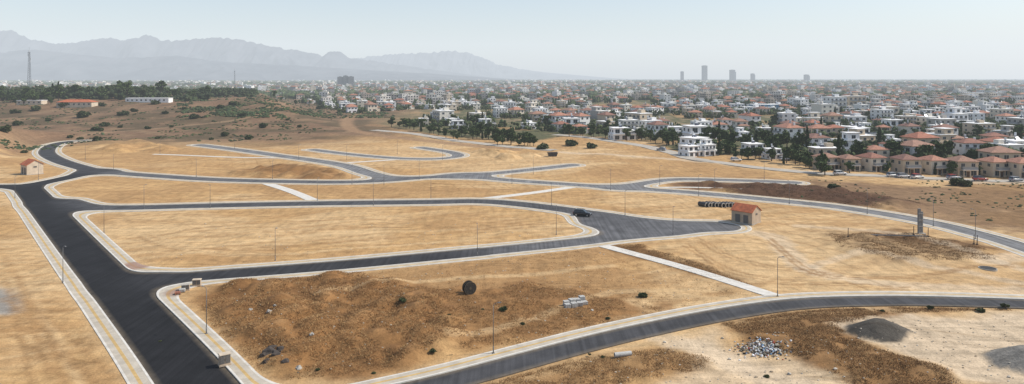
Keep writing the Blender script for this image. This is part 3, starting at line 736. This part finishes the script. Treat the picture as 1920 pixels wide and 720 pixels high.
obj('distant_houses',cm_.mesh('distant_houses',[M['stuff']]),kind='stuff',label='dense mass of white and terracotta suburb houses far off',category='houses')
# ---------------------------------------------------------------- trees
ntree=0
def put_tree(x,y,sc,cyp=False,label=None):
    global ntree
    ntree+=1;t=random.choice(TC if cyp else TB)
    put(t,(x,y,gz(x,y)),random.uniform(0,6.28),(sc*random.uniform(.9,1.2),sc*random.uniform(.9,1.2),sc*random.uniform(.8,1.2)),label)
PL=np.array([(q[0],q[1],q[3]) for q in placed])
def clear(x,y,R=6.5):
    return not np.any((x-PL[:,0])**2+(y-PL[:,1])**2<(R*PL[:,2])**2)
for (px0,py0,px1,py1,nn,s) in [(735,236,860,262,16,1.),(860,256,1000,270,24,1.),(920,272,1005,274,8,.9),(1060,256,1180,262,12,.95),(1195,262,1290,280,12,.9),(1340,292,1530,312,18,.8),(1515,318,1545,328,5,.95),(1530,320,1920,332,30,.62),(1330,272,1520,288,18,1.05),(1560,298,1900,316,26,1.05)]:
    for i in range(nn):
        t=(i+random.random())/nn;x,y=flat(px0+(px1-px0)*t,py0+(py1-py0)*t+random.uniform(-3,2))
        y+=random.uniform(-6,8)
        if clear(x,y,4.8): put_tree(x,y,s*random.uniform(.6,1.2),random.random()<.15)
hs=sorted(placed,key=lambda q:q[1]);k=0
while ntree<228 and k<2500:
    q=hs[int(len(hs)*.45*random.random())];a=random.random()*6.28;R=random.uniform(7,12);x=q[0]+R*math.cos(a);y=q[1]+R*math.sin(a);k+=1
    py=HY+H*F/y;px=CX+F*x/y
    if not(-20<px<1940) or py>np.interp(px,bx,by)-1: continue
    if clear(x,y,5.8): put_tree(x,y,random.uniform(.7,1.25),random.random()<.25)
for (px0,px1,y0,y1,nn,s) in [(-10,110,590,690,22,1.7),(60,240,640,740,22,2.),(200,400,680,780,18,1.8),(380,560,780,880,8,1.1)]:
    for i in range(nn):
        px=px0+(px1-px0)*(i+random.random())/nn;y=random.uniform(y0,y1);x=(px-CX)/F*y;put_tree(x,y,s*random.uniform(.5,1.15),random.random()<.05,'tall dark tree on the crest of dry hill')
def ico():
    bm=bmesh.new();bmesh.ops.create_icosphere(bm,subdivisions=1,radius=1);v=np.array([q.co[:] for q in bm.verts]);f_=np.array([[w.index for w in q.verts] for q in bm.faces]);bm.free();return v,f_
iv,iF=ico();BL=[]
def blob(x,y,z,w,h,dk=1.): BL.append((x,y,z,w,h,dk))
for y,x,a in rest:
    for k in range(7):
        t=random.random()*6.28;R=random.uniform(7.,13);s=random.uniform(1.6,3.3)
        for _ in range(3): blob(x+R*math.cos(t)+random.uniform(-1.8,1.8),y+R*math.sin(t)+random.uniform(-1.8,1.8),s*.9+random.random()*1.5,s*.65,s*random.choice([.7,.9,1.5]),1.25)
for q in hs:
    for k in range(11):
        t=random.random()*6.28;R=random.uniform(6.5,14);x=q[0]+R*math.cos(t);y=q[1]+R*math.sin(t);py=HY+H*F/y;px=CX+F*x/y
        if py>np.interp(px,bx,by)-2 or not clear(x,y,6.2): continue
        big=random.uniform(.6,1.9)
        for _ in range(10):
            s=random.uniform(.35,.8)*big;blob(x+random.uniform(-1.5,1.5)*big,y+random.uniform(-1.5,1.5)*big,.5+random.random()*2.3*big,s,s,1.3)
for k in range(20000):
    y=random.uniform(1130,2700);x=random.uniform(-.77,.77)*y;s=random.uniform(2.5,5);blob(x,y,s*.65,s*1.2,s*1.05,1.2)
for k in range(9500):
    y=random.uniform(2700,7600);x=random.uniform(-.78,.78)*y;s=random.uniform(5,11);blob(x,y,s*.3,s*1.8,s*.85)
for k in range(2100):
    px=random.uniform(-30,480);y=random.uniform(640,960)+ (120 if px>390 else 0);x=(px-CX)/F*y
    dn=float(fbm(px/38,0*px,3,5));
    if fbm(x/40,y/40,3,66)>.40:
        top=random.uniform(.8,9.)*(1.5*dn**1.2) if px<400 else random.uniform(.5,4)
        g0=gz(x,y)
        for q in range(5):
            s=random.uniform(.9,2.3);blob(x+random.uniform(-2.5,2.5),y+random.uniform(-2.5,2.5),g0+top+random.uniform(-1.5,1.5),s,s*.85,.75)
for k in range(4200):
    x,y=onland(random.uniform(330,740),random.uniform(176,222))
    if y<1200 and fbm(x/18,y/18,3,15)>.48:
        s=random.uniform(.5,1.3);blob(x,y,gz(x,y)+.2,s*1.3,s*.8)
for k in range(3200):
    x,y=onland(random.uniform(0,640),random.uniform(184,266))
    if fbm(x/18,y/18,3,16)>.55:
        s=random.uniform(.3,.9);blob(x,y,gz(x,y)+.1,s*1.3,s*.7)
for k in range(900):
    x,y=flat(random.uniform(1480,1930),random.uniform(338,455))
    if float(sample(fld,np.array([x]),np.array([y]))[0])>5 and y>150 and fbm(x/9,y/9,3,19)>.55 and (HY+H*F/y)<395+ (CX+F*x/y-1600)*.17:
        s=random.uniform(.15,.45);blob(x,y,gz(x,y)+.05,s*1.3,s*.7)
BA=np.array(BL);nB=len(BA)
VV=iv[None]*(1+rng.uniform(-.38,.38,size=(nB,len(iv),1)))*np.stack([BA[:,3],BA[:,3],BA[:,4]],1)[:,None]+BA[:,None,:3]
FF=iF[None]+(np.arange(nB)*len(iv))[:,None,None]
CCc=np.array((.045,.062,.024))[None]*(rng.uniform(.55,1.7,size=(nB,1))*BA[:,5:6])*np.stack([rng.uniform(.85,1.2,nB),np.ones(nB),rng.uniform(.8,1.2,nB)],1)
tm=np_mesh('distant_trees',VV.reshape(-1,3),FF.reshape(-1,3),[M['stuff']],np.repeat(CCc,len(iv),axis=0),smooth=False)
obj('distant_trees',tm,kind='stuff',label='far off dark green trees and scrub among the suburb',category='trees')
for px,py,w in [(150,222,30),(130,250,14),(150,252,12),(183,246,20),(195,238,18),(178,260,20),(418,256,20),(466,263,20),(395,264,12),(490,241,22),(360,224,22),(374,213,10),(230,217,20),(226,240,10),(276,243,14),(295,261,10),(455,220,16),(345,204,12),(10,240,30),(28,236,22),(1070,274,26),(1107,279,24),(1018,280,26),(1565,354,22),(1803,350,34),(250,210,16),(320,240,10),(120,200,24),(190,199,16),(290,196,18),(540,225,10),(600,205,14),(45,272,12),(1700,300,10),(70,205,22),(30,212,18),(410,205,18),(440,196,20),(560,240,12),(310,215,14),(90,228,14)]:
    x,y=onland(px,py);sc=w/F*y/2.2
    put(random.choice(BU),(x,y,gz(x,y)-.1),random.uniform(0,6),(sc,sc,sc*.8))
for px,py,w in [(810,665,18),(755,580,16),(945,586,20),(980,612,10),(1205,556,20),(905,586,8),(1840,586,20),(1885,577,16),(1105,667,8),(1130,671,10),(842,605,8),(596,700,10),(1440,705,14),(1745,580,14),(1655,585,12),(1140,600,12),(300,640,6),(700,702,10),(480,560,8)]:
    x,y,z=place(px,py);sc=w/F*y/2.4
    put(random.choice(BU),(x,y,z-.05),random.uniform(0,6),(sc,sc,sc*.8),'small green weed bush on rough brown soil')
def scatter(poly,n_,seed):
    r=np.random.default_rng(seed);P=np.array(poly);lo=P.min(0);hi=P.max(0);q=lo+(hi-lo)*r.random((n_*3,2));return q[poly_sd(q[:,0],q[:,1],poly)>0][:n_]
sets=[(zA,15000,1,1.),(zA2,6500,2,1.),(zP,1800,3,.7),(zS,11000,4,.85),(zM,4500,5,.7),(zB,3000,6,.9),(W([(600,512),(1100,470),(1400,550),(900,660)]),2200,7,1.),(zR,3000,9,.35)]
gv=[];gc=[]
for poly,cnt,sd,tn in sets:
    pts=scatter(poly,cnt,sd)
    ff=sample(fld,pts[:,0],pts[:,1]);keep=((ff>SW+.3)|((ff>.5)&(sample(EX,pts[:,0],pts[:,1])<-1)))&(fbm(pts[:,0]/3,pts[:,1]/3,3,12)>.38)
    for x,y in pts[keep]:
        z=gz(x,y);tone=tuple(q*tn for q in random.choice([(.33,.18,.07),(.4,.235,.1),(.27,.14,.055),(.44,.28,.125)]));R=random.uniform(.3,.9)
        for k in range(8):
            a=random.random()*6.28;q=random.random()*R;bx_,by_=x+q*math.cos(a),y+q*math.sin(a);h=random.uniform(.04,.18);l=random.uniform(-.3,.3)
            a2=random.random()*3.14;wx_,wy_=.045*math.cos(a2),.045*math.sin(a2)
            gv+=[(bx_-wx_,by_-wy_,z-.08),(bx_+wx_,by_+wy_,z-.08),(bx_+l,by_+random.uniform(-.3,.3),z+h)];gc+=[tone]*3
obj('dry_grass',np_mesh('dry_grass',np.array(gv),np.arange(len(gv)).reshape(-1,3),[M['stuff']],np.array(gc),smooth=False),kind='stuff',label='brown dry grass tufts on spoil heaps and lots',category='grass')
sv=[];sf=[];scs=[];o_=0
for x,y in np.concatenate([scatter(W([(340,560),(1100,470),(1440,560),(540,715)]),260,18),scatter(W([(900,730),(1250,640),(1900,590),(1900,730)]),380,19),scatter(W([(180,410),(1100,410),(1000,450),(300,500)]),150,20),scatter(zA,80,21)]):
    if sample(fld,np.array([x]),np.array([y]))[0]<SW+.2: continue
    s=random.uniform(.05,.16)*(1 if random.random()<.98 else 1.8);v=iv*(1+rng.uniform(-.3,.3,size=(len(iv),1)))*np.array([s,s*.8,s*.6])+np.array([x,y,gz(x,y)+s*.2])
    sv.append(v);sf.append(iF+o_);o_+=len(v);scs.append(np.tile(np.array(random.choice([(.5,.43,.33),(.35,.28,.2),(.55,.5,.42)])),(len(v),1)))
obj('rubble',np_mesh('rubble',np.concatenate(sv),np.concatenate(sf),[M['stuff']],np.concatenate(scs),smooth=False),kind='stuff',label='small pale stones strewn over dirt lots',category='stones')
# ---------------------------------------------------------------- street lamps
root=empty('street_lamp','slim grey street lamp with short arm beside the kerb','street lamp',group='street lamps of the estate')
mb=MB();mb.cyl((0,0,-.3),(0,0,.9),.08,.075,10);mb.cyl((0,0,.9),(0,0,6.1),.052,.036,10);mb.box((0,0,.01),(.36,.36,.06));pole=obj('pole',mb.mesh('pole',[M['pole']],True),root)
mb=MB();mb.cyl((0,0,6.0),(.2,0,6.25),.034,.03,8);mb.cyl((.2,0,6.25),(.6,0,6.32),.03,.028,8);arm=obj('arm',mb.mesh('arm',[M['pole']],True),root)
mb=MB();mb.box((.82,0,6.35),(.5,.2,.08),0,taper=.7);mb.box((.82,0,6.3),(.4,.15,.025),1);head=obj('lamp_head',mb.mesh('lamp_head',[M['pole'],M['clear']]),root)
register(root,[pole,arm,head])
for px,py,r_ in [(925,664,.3),(1458,557,-.2),(516,489,-.9),(387,627,2.6),(118,531,-.6),(895,481,1.7),(195,437,-1.2),(394,390.5,-1.4),(1043,441,1.5),(1262,439,-1.5),(808,372.5,-1.5),(595,377,1.4),(1172,404,-1.4),(1034,386,-1.6),(1829,449,2),(1237,347,-1),(511,336,1.5),(368,332,-1.5),(660,346,1.5),(786,337,1.5),(1145,357,1.5),(1310,368,-1),(1626,402,1.6),(1480,383,1.6),(1433,337,-1),(213,321,-1),(160,300,0),(300,289,0),(650,300,1),(1000,328,1.4),(960,345,1.5),(72,338,1.2),(28,372,-.6),(270,391,1.4),(700,386,1.4),(1750,425,1.7),(745,290,1),(1340,355,-1.2),(560,299,1),(720,346,-1.5),(830,300,0),(440,279,-1)]:
    put(root,place(px,py),r_,1.)
# ---------------------------------------------------------------- substations
def substation(px,py,rz,sc,label,wm='hutwall'):
    x,y,z=place(px,py);r=empty('substation_building',label,'small building',(x,y,z),rz)
    mb=MB();mb.box((0,0,1.6),(4.4,5.6,3.4));mb.box((0,0,.1),(4.6,5.8,.3),1)
    for s in(-1,1): mb.add([(-2.19,s*2.79,3.28),(2.19,s*2.79,3.28),(0,s*2.79,4.5)],[(0,1,2) if s<0 else (2,1,0)])
    obj('wall',mb.mesh('wall',[M[wm],M['concrete']]),r)
    mb=MB()
    for s in(-1,1):
        mb.add([(s*2.5,-3.,3.12),(s*2.5,3.,3.12),(0,3.,4.7),(0,-3.,4.7),(s*2.5,-3.,2.99),(s*2.5,3.,2.99),(0,3.,4.55),(0,-3.,4.55)],[(0,1,2,3),(7,6,5,4),(0,4,5,1),(3,7,4,0),(1,5,6,2)])
    obj('roof',mb.mesh('roof',[M['tile_red']]),r)
    for yy in(-1.1,1.1):
        mb=MB();mb.box((0,0,0),(.06,1.3,2.1))
        for k in range(7):mb.box((-.04,0,-.9+.28*k),(.03,1.1,.08))
        obj('door',mb.mesh('door',[M['door_grey']]),r,(-2.23,yy,1.2))
    mb=MB();mb.box((0,0,0),(.9,.06,.45))
    obj('vent',mb.mesh('vent',[M['door_grey']]),r,(0,-2.83,2.5));r.scale=(sc,sc,sc)
substation(1399,418,.75,.95,'tan transformer building with orange tiled roof, grey doors')
substation(60,327,.9,1.15,'small beige utility building with orange roof beside road','cream')
# ---------------------------------------------------------------- car
def car(name,label,paint,loc,rz,group=None):
    r=empty(name,label,'car',loc,rz,group);P=[]
    st=[(-2.3,.45,.95,.80),(-2.2,.35,1.05,.88),(-1.5,.3,1.08,.92),(0,.3,1.06,.93),(.9,.3,1.04,.92),(1.5,.32,.98,.91),(2.1,.36,.86,.86),(2.32,.45,.72,.76)]
    mb=MB();vs=[];fs=[]
    for x,z0,z1,w in st:
        vs+=[(x,-w*.9,z0),(x,-w,z0+.22),(x,-w,z1-.14),(x,-w*.9,z1),(x,w*.9,z1),(x,w,z1-.14),(x,w,z0+.22),(x,w*.9,z0)]
    for i in range(len(st)-1):
        for k in range(8):a=i*8+k;b_=i*8+(k+1)%8;fs.append((a,b_,b_+8,a+8))
    fs+=[tuple(range(7,-1,-1)),tuple(range((len(st)-1)*8,len(st)*8))]
    mb.add(vs,fs);P.append(obj('body',mb.mesh('body',[paint],True),r))
    mb=MB();lo=[(-2.05,.82),(1.15,.84)];hi=[(-1.75,.68),(.35,.7)]
    vs=[(lo[0][0],-lo[0][1],1.05),(lo[1][0],-lo[1][1],1.02),(lo[1][0],lo[1][1],1.02),(lo[0][0],lo[0][1],1.05),(hi[0][0],-hi[0][1],1.62),(hi[1][0],-hi[1][1],1.64),(hi[1][0],hi[1][1],1.64),(hi[0][0],hi[0][1],1.62)]
    mb.add(vs,[(0,1,5,4),(1,2,6,5),(2,3,7,6),(3,0,4,7),(4,5,6,7)]);P.append(obj('window',mb.mesh('window',[M['glass']]),r))
    mb=MB();mb.box((-.7,0,1.67),(2.15,1.42,.08),0,taper=.94)
    for s in(-1,1):
        for xa,xb in((-1.35,-1.3),(-.35,-.3),(1.12,.36),(-2.03,-1.75)):mb.cyl((xa,s*.835,1.03),(xb,s*.7,1.65),.045,.04,6)
        mb.box((-.7,s*.62,1.74),(1.7,.04,.04))
    P.append(obj('roof',mb.mesh('roof',[paint]),r))
    for x in(-1.4,1.45):
        for s in(-1,1):
            wr=MB();wr.cyl((0,-.12,0),(0,.12,0),.36,.36,18,inner=.22);t=obj('wheel',wr.mesh('wheel',[M['rubber_and_pit_shade']],True),r,(x,s*.83,.36));P.append(t)
            wr=MB();wr.cyl((0,-.1,0),(0,.1,0),.22,.2,12);c=obj('rim',wr.mesh('rim',[M['rim']]),t)
    for s in(-1,1):
        mb=MB();mb.box((2.2,s*.6,.72),(.16,.34,.14));P.append(obj('headlight',mb.mesh('headlight',[M['clear']]),r))
        mb=MB();mb.box((-2.26,s*.72,.95),(.1,.16,.3));P.append(obj('tail_light',mb.mesh('tail_light',[M['redlamp']]),r))
        mb=MB();mb.box((.85,s*1.0,1.1),(.14,.2,.13));P.append(obj('mirror',mb.mesh('mirror',[paint]),r))
    return r
x,y,z=place(1092,405);car('car','black estate car driving on the grey asphalt road',M['black_paint'],(x,y,0.),-.35)
for i,(px,py,a) in enumerate([(1675,333,.2),(1694,334,.1),(1720,335,.3),(1788,337,.1),(1838,339,0),(1905,341,.2),(1575,330,.1),(1240,283,2.4),(1470,301,.2),(1380,303,.1),(1735,322,1.4)]):
    x,y=flat(px,py);car('parked_car','parked car on the lane before the villas',M['car_paint'],(x,y,gz(x,y)+.12),a,'cars parked by the houses')
# ---------------------------------------------------------------- cable reel
x,y,z=place(880,551);r=empty('cable_reel','large dark wooden cable reel standing on dry lot','cable reel',(x,y,z-.05),.45);r.scale=(.9,.9,.9)
for s in(-.5,.5):
    mb=MB();mb.cyl((0,s-.05,1.15),(0,s+.05,1.15),1.15,1.15,32);mb.cyl((0,s*1.13-.03,1.15),(0,s*1.13+.03,1.15),.25,.25,14,mat=1)
    for k in range(8):
        a=k*math.pi/4;mb.box((.8*math.cos(a),s*1.12,1.15+.8*math.sin(a)),(.1,.06,.1),1)
    mb.cyl((0,s*1.1-.015,1.15),(0,s*1.1+.04,1.15),1.16,1.16,32,mat=1,inner=1.06)
    obj('flange',mb.mesh('flange',[M['reel'],M['reelrim']]),r)
mb=MB()
for k in range(9):mb.cyl((0,-.42+k*.1,1.15),(0,-.34+k*.1,1.15),.82,.82,24)
obj('cable',mb.mesh('cable',[M['rubber_and_pit_shade']],False),r)
def pallet(px,py,rz,n1,label,mat='paver',sc=.82):
    x,y,z=place(px,py);r=empty('paver_stack',label,'building material',(x,y,z-.03),rz,'pallets of paving blocks');r.scale=(sc,sc,sc)
    mb=MB()
    for k in(-.45,0,.45):mb.box((k,0,.06),(.1,1.1,.1))
    for k in range(6):mb.box((0,-.5+k*.2,.13),(1.1,.12,.03))
    obj('pallet',mb.mesh('pallet',[M['pallet']]),r)
    mb=MB()
    for k in range(n1):
        for i in range(3):
            for j in range(3):mb.box((-.35+i*.35+random.uniform(-.02,.02),-.35+j*.35+random.uniform(-.02,.02),.24+k*.17),(.32,.32,.15))
    obj('block_layers',mb.mesh('block_layers',[M[mat]]),r)
for q in [(1062,573,.3,5),(1072,571,.45,6),(1082,569,.2,5),(1091,566,.3,6),(1064,580,.3,4),(1076,577,.35,5),(1087,574,.1,4),(1096,570,.3,3)]:
    pallet(*q,'pale grey paving blocks stacked on a dry lot')
pallet(333,553,.5,2,'low stack of red paving blocks on footway','redbrick');pallet(342,548,.3,3,'stack of grey paving blocks beside corner kerb')
def cabinet(px,py,rz,w,h,top,sc=.85):
    x,y,z=place(px,py);r=empty('utility_cabinet','weathered grey utility cabinet on footway by the kerb','utility box',(x,y,z),rz,'utility cabinets');r.scale=(sc,sc,sc)
    mb=MB();mb.box((0,0,h/2+.1),(w,.8,h-.1));mb.box((0,0,.08),(w+.15,.95,.2));obj('body',mb.mesh('body',[M['hutwall']]),r)
    mb=MB();mb.box((0,0,h+.1),(w+.16,.98,.1),0,taper=.93);obj('lid',mb.mesh('lid',[M[top]]),r)
    for s in(-1,1):
        mb=MB();mb.box((s*w/4,-.42,h/2+.15),(w/2-.1,.04,h-.35));mb.box((s*.08,-.45,h/2+.15),(.03,.04,.18));obj('door',mb.mesh('door',[M['door_grey']]),r)
cabinet(348,545,.3,1.4,1.05,'concrete');cabinet(369,537,.2,1.5,1.15,'cream');cabinet(421,686,.6,1.3,1.35,'cream',.95)
for i in range(10):
    x,y=flat(1318+i*6.3,389+random.uniform(-.5,.5));r=empty('drain_pipe','dark drainage pipe with pale rim lying in row','pipe',(x,y,gz(x,y)+.55),.5+random.uniform(-.06,.06),'row of drainage pipes')
    mb=MB();mb.cyl((0,-1.3,0),(0,1.3,0),.62,.62,18,inner=.5);obj('barrel',mb.mesh('barrel',[M['plastic']],False),r)
    mb=MB();mb.cyl((0,-1.5,0),(0,-1.31,0),.7,.7,18,inner=.52);obj('collar',mb.mesh('collar',[M['concrete']]),r)
x,y,z=place(1726,441);r=empty('grey_slab_tower','slim grey twin slab on posts standing in brown scrub','tower slab',(x,y,z),.2)
mb=MB();mb.box((-.35,0,2.7),(.6,.35,6.));obj('slab',mb.mesh('slab',[M['slab']]),r)
mb=MB();mb.box((.38,.08,2.4),(.45,.28,5.2));obj('slab',mb.mesh('slab',[M['slab']]),r)
mb=MB()
for q in(.4,1.8,3.2,4.6):mb.box((0,-.2,q),(1.3,.08,.12))
mb.box((0,0,.05),(2.,1.,.4));obj('base',mb.mesh('base',[M['concrete']]),r)
for px,py in [(1713,445),(1826,462),(1832,463),(1590,447),(1740,447)]:
    x,y,z=place(px,py)
    mb=MB();mb.cyl((0,0,-.3),(.05,0,1.9),.09,.07,8);mb.cyl((.05,0,1.9),(.05,0,2.),.11,.02,8);mb.box((0,0,.1),(.3,.3,.2))
    obj('fence_post',mb.mesh('fence_post',[M['rock']]),None,(x,y,z),0,label='rusty leaning post in brown scrub',category='post',group='posts in the scrub')
mb=MB();mb.box((0,0,.35),(13,.2,.2));mb.box((-4,0,.1),(.3,.4,.5));mb.box((4,0,.1),(.3,.4,.5));x,y,z=place(1680,446)
obj('timber_beam',mb.mesh('timber_beam',[M['slab']]),None,(x,y,z+.2),-.1,label='long grey beam lying across brown scrub',category='beam')
x,y,z=place(1852,508);r=empty('culvert_pit','culvert pit with pale concrete rim, shade inside made by black disc','pit',(x,y,z-.25),.2)
mb=MB();mb.cyl((0,0,-.3),(0,0,.42),1.5,1.45,28,inner=1.35);obj('rim',mb.mesh('rim',[M['concrete']]),r)
mb=MB();mb.cyl((0,0,-.3),(0,0,.36),1.34,1.34,24);obj('pit_shade_disc',mb.mesh('pit_shade_disc',[M['rubber_and_pit_shade']]),r)  # solid black disc painted in for the shade down the pit
mb=MB();cx_,cy_=flat(1430,655)
for k in range(950):
    a=random.random()*6.28;q=abs(random.gauss(0,.42));x=cx_+q*4.2*math.cos(a);y=cy_+q*3.0*math.sin(a);z=gz(x,y)+max(0,(1-q))*.45*random.random()
    c=random.choice([(.78,.78,.77),(.75,.75,.74),(.3,.24,.17),(.7,.72,.74),(.7,.69,.65),(.15,.3,.5),(.3,.27,.2),(.03,.03,.03),(.3,.25,.18),(.7,.7,.7),(.4,.36,.3),(.45,.09,.06),(.12,.09,.07),(.05,.05,.05),(.5,.45,.35)])
    mb.M=Matrix.Translation((x,y,z+.04))@Matrix.Rotation(random.random()*6,4,'Z')@Matrix.Rotation(random.uniform(-1,1),4,'X')
    s=random.uniform(.05,.18)*(1.9 if random.random()<.1 else 1);v=[(px*random.uniform(.6,1.3)*s,py*random.uniform(.5,1.2)*s,pz*s*random.uniform(.2,.8)) for px,py,pz in iv];mb.add(v,[tuple(t) for t in iF],col=c)
obj('rubbish_pile',mb.mesh('rubbish_pile',[M['stuff']]),kind='stuff',label='scattered pile of white, blue and brown rubbish',category='rubbish')
x,y,z=place(1168,671);mb=MB();mb.cyl((-1.1,0,.3),(1.1,0,.35),.3,.3,14,inner=.22)
obj('concrete_pipe',mb.mesh('concrete_pipe',[M['paver']]),None,(x,y,z),.2,label='short pale concrete pipe lying on brown dirt',category='pipe')
for px,py,s in [(505,668,.8),(518,676,.65),(510,657,.7),(525,664,.6),(494,672,.5),(500,684,.45),(470,590,.3),(505,592,.4),(515,588,.25),(535,690,.5),(585,640,.35),(560,697,.4),(1110,590,.25),(1480,700,.25)]:
    x,y,z=place(px,py);bm=bmesh.new();bmesh.ops.create_icosphere(bm,subdivisions=2,radius=s)
    for v in bm.verts:
        v.co*=1+random.uniform(-.3,.3);v.co.z*=.7
    me=bpy.data.meshes.new('boulder');bm.to_mesh(me);bm.free();me.materials.append(M['rock'] if s>.42 else M['concrete'])
    obj('boulder',me,None,(x,y,z),random.random()*6,label='broken dark boulder on brown spoil heap' if s>.42 else 'broken pale concrete lump on dirt',category='rock',group='boulders on the heaps')
x,y=flat(1036,294);z=gz(x,y);r=empty('skip_container','dark blue metal skip on dirt beside road end','skip',(x,y,z),.2)
mb=MB();mb.add([(-1.6,-1,0),(1.6,-1,0),(1.6,1,0),(-1.6,1,0),(-2.2,-1.1,1.7),(2.2,-1.1,1.7),(2.2,1.1,1.7),(-2.2,1.1,1.7)],[(3,2,1,0),(0,1,5,4),(1,2,6,5),(2,3,7,6),(3,0,4,7)]);mb.box((0,-1.1,1.7),(4.5,.12,.12));mb.box((0,1.1,1.7),(4.5,.12,.12));mb.box((0,0,.9),(3.6,1.9,.1))
obj('tub',mb.mesh('tub',[M['dark']]),r)
# ---------------------------------------------------------------- masts / towers
def lattice(x,y,z,h,w,name,label):
    mb=MB()
    for i in range(3):
        a=i*2.094;mb.cyl((w*math.cos(a),w*math.sin(a),-1),(w*.35*math.cos(a),w*.35*math.sin(a),h*.9),.16,.1,5)
    n_=int(h/2.6)
    for k in range(n_):
        z0=k*h*.9/n_;z1=(k+1)*h*.9/n_;w0=w*(1-.65*k/n_);w1=w*(1-.65*(k+1)/n_)
        for i in range(3):
            a=i*2.094;b_=(i+1)*2.094;mb.cyl((w0*math.cos(a),w0*math.sin(a),z0),(w1*math.cos(b_),w1*math.sin(b_),z1),.08,.08,4);mb.cyl((w1*math.cos(a),w1*math.sin(a),z1),(w1*math.cos(b_),w1*math.sin(b_),z1),.07,.07,4)
    mb.cyl((0,0,h*.85),(0,0,h),.1,.05,5)
    r=empty(name,label,'mast',(x,y,z));obj('lattice',mb.mesh('lattice',[M['steel']]),r)
    mb=MB()
    for k in range(6):
        a=k*1.05;zz=h*(.72+.04*k);mb.box((1.2*math.cos(a),1.2*math.sin(a),zz),(.4,.4,2.2));mb.cyl((0,0,zz),(1.2*math.cos(a),1.2*math.sin(a),zz),.06,.06,4)
    obj('antenna',mb.mesh('antenna',[M['tank']]),r)
y=700;x=(55-CX)/F*y;lattice(x,y,gz(x,y),H+(HY-88)/F*y-gz(x,y),2.2,'radio_mast','tall steel lattice radio mast above hill trees')
y=1500;x=(440-CX)/F*y;lattice(x,y,0,H+(HY-128)/F*y,2.,'radio_mast','slender distant radio mast above the plain')
def tower(px,top,wpx,D,name,label,style=0):
    x=(px-CX)/F*D;w=wpx/F*D;h=H+(HY-top)/F*D
    r=empty(name,label,'tower building',(x,D,0),.3)
    mb=MB();nfl=int(h/3.6)
    mb.box((0,0,h/2),(w*.8,w*.7,h))
    for k in range(nfl):mb.box((0,0,(k+.95)*h/nfl),(w*.84,w*.74,.7),1)
    mb.box((0,0,h+.8),(w*.35,w*.35,2),0)
    if style==1: mb.box((w*.25,0,h*.42),(w*.6,w*.8,h*.84),0)
    obj('facade',mb.mesh('facade',[M['tower'],M['concrete']]),r)
tower(1321,123,10,5600,'skyscraper','slim tall dark glass tower above hazy city')
tower(1373,131,10,5600,'office_tower','stepped dark office tower in hazy city',1)
tower(1279,134,6,5600,'office_tower','narrow grey office tower in hazy city')
tower(1411,138,7,5600,'office_tower','low grey office tower in hazy city',1)
tower(1512,140,9,5300,'office_tower','broad dark blue office block in hazy city',1)
D=2600
for i,(dx,w,t) in enumerate([(-10,13,144),(0,11,142),(10,13,143.5)]):
    tower(648+dx,t,w*1.0,D,'institution_block','dark slab institutional block rising over treeline',0)
def slab(px,py,wm,dm,h,rz,wall,roof,name,label,pitch=False,D=None):
    x,y=onland(px,py) if D is None else ((px-CX)/F*D,D)
    r=empty(name,label,'building',(x,y,gz(x,y)),rz)
    mb=MB();mb.box((0,0,h/2-.3),(wm,dm,h+.6));obj('wall',mb.mesh('wall',[wall]),r)
    mb=MB()
    if pitch:mb.hip((0,0),wm+1,dm+1,h,2.2)
    else:mb.box((0,0,h+.15),(wm+.5,dm+.5,.3))
    obj('roof',mb.mesh('roof',[roof]),r)
    for i in range(int(wm/4)):
        obj('window',WM,r,(-wm/2+2+i*4,-dm/2,h-1.6))
slab(1432,209,26,14,7,.0,M['blue'],M['white'],'blue_building','blue clad commercial building with white roof line')
slab(145,186,28,11,4,.1,M['cream'],M['tile_red'],'long_building','low building with bright red roof amid hill trees',True,D=590)
slab(280,186,38,9,3.4,.05,M['white'],M['white'],'long_building','long low white building on dry hill',False,D=630)
slab(60,190,20,9,3.4,.1,M['cream'],M['white'],'long_building','low beige building among hill trees',False,D=600)
slab(1840,185,60,20,9,.1,M['cream'],M['white'],'large_hall','large beige hall with white roof among houses')
# ---------------------------------------------------------------- light, world, camera
EL=math.radians(46);az=math.radians(84)
s=Vector((math.sin(az)*math.cos(EL),math.cos(az)*math.cos(EL),math.sin(EL)))
L=bpy.data.lights.new('sun','SUN');L.energy=4.9;L.angle=math.radians(.5);L.color=(1,.945,.855)
so=bpy.data.objects.new('sun',L);COL.objects.link(so);so.rotation_euler=(-s).to_track_quat('-Z','Y').to_euler()
w=bpy.data.worlds.new('World');scene.world=w;w.use_nodes=True;n=w.node_tree;bg=n.nodes['Background']
sk=n.nodes.new('ShaderNodeTexSky');sk.sky_type='NISHITA';sk.sun_disc=False;sk.sun_elevation=EL;sk.sun_rotation=az;sk.dust_density=1.5;sk.air_density=1.
n.links.new(sk.outputs[0],bg.inputs[0]);bg.inputs[1].default_value=.15
cam=bpy.data.cameras.new('camera');co=bpy.data.objects.new('camera',cam);COL.objects.link(co);co.location=(0,0,H);co.rotation_euler=(math.pi/2,0,0)
cam.sensor_width=36;cam.lens=F/1920*36;cam.shift_y=-(360-HY)/1920;cam.clip_start=.5;cam.clip_end=40000
scene.camera=co
scene.view_settings.view_transform='Standard';scene.view_settings.look='None';scene.view_settings.exposure=0
print('houses',nh,'trees',ntree,'objects',len(bpy.data.objects),'blobs',nB)
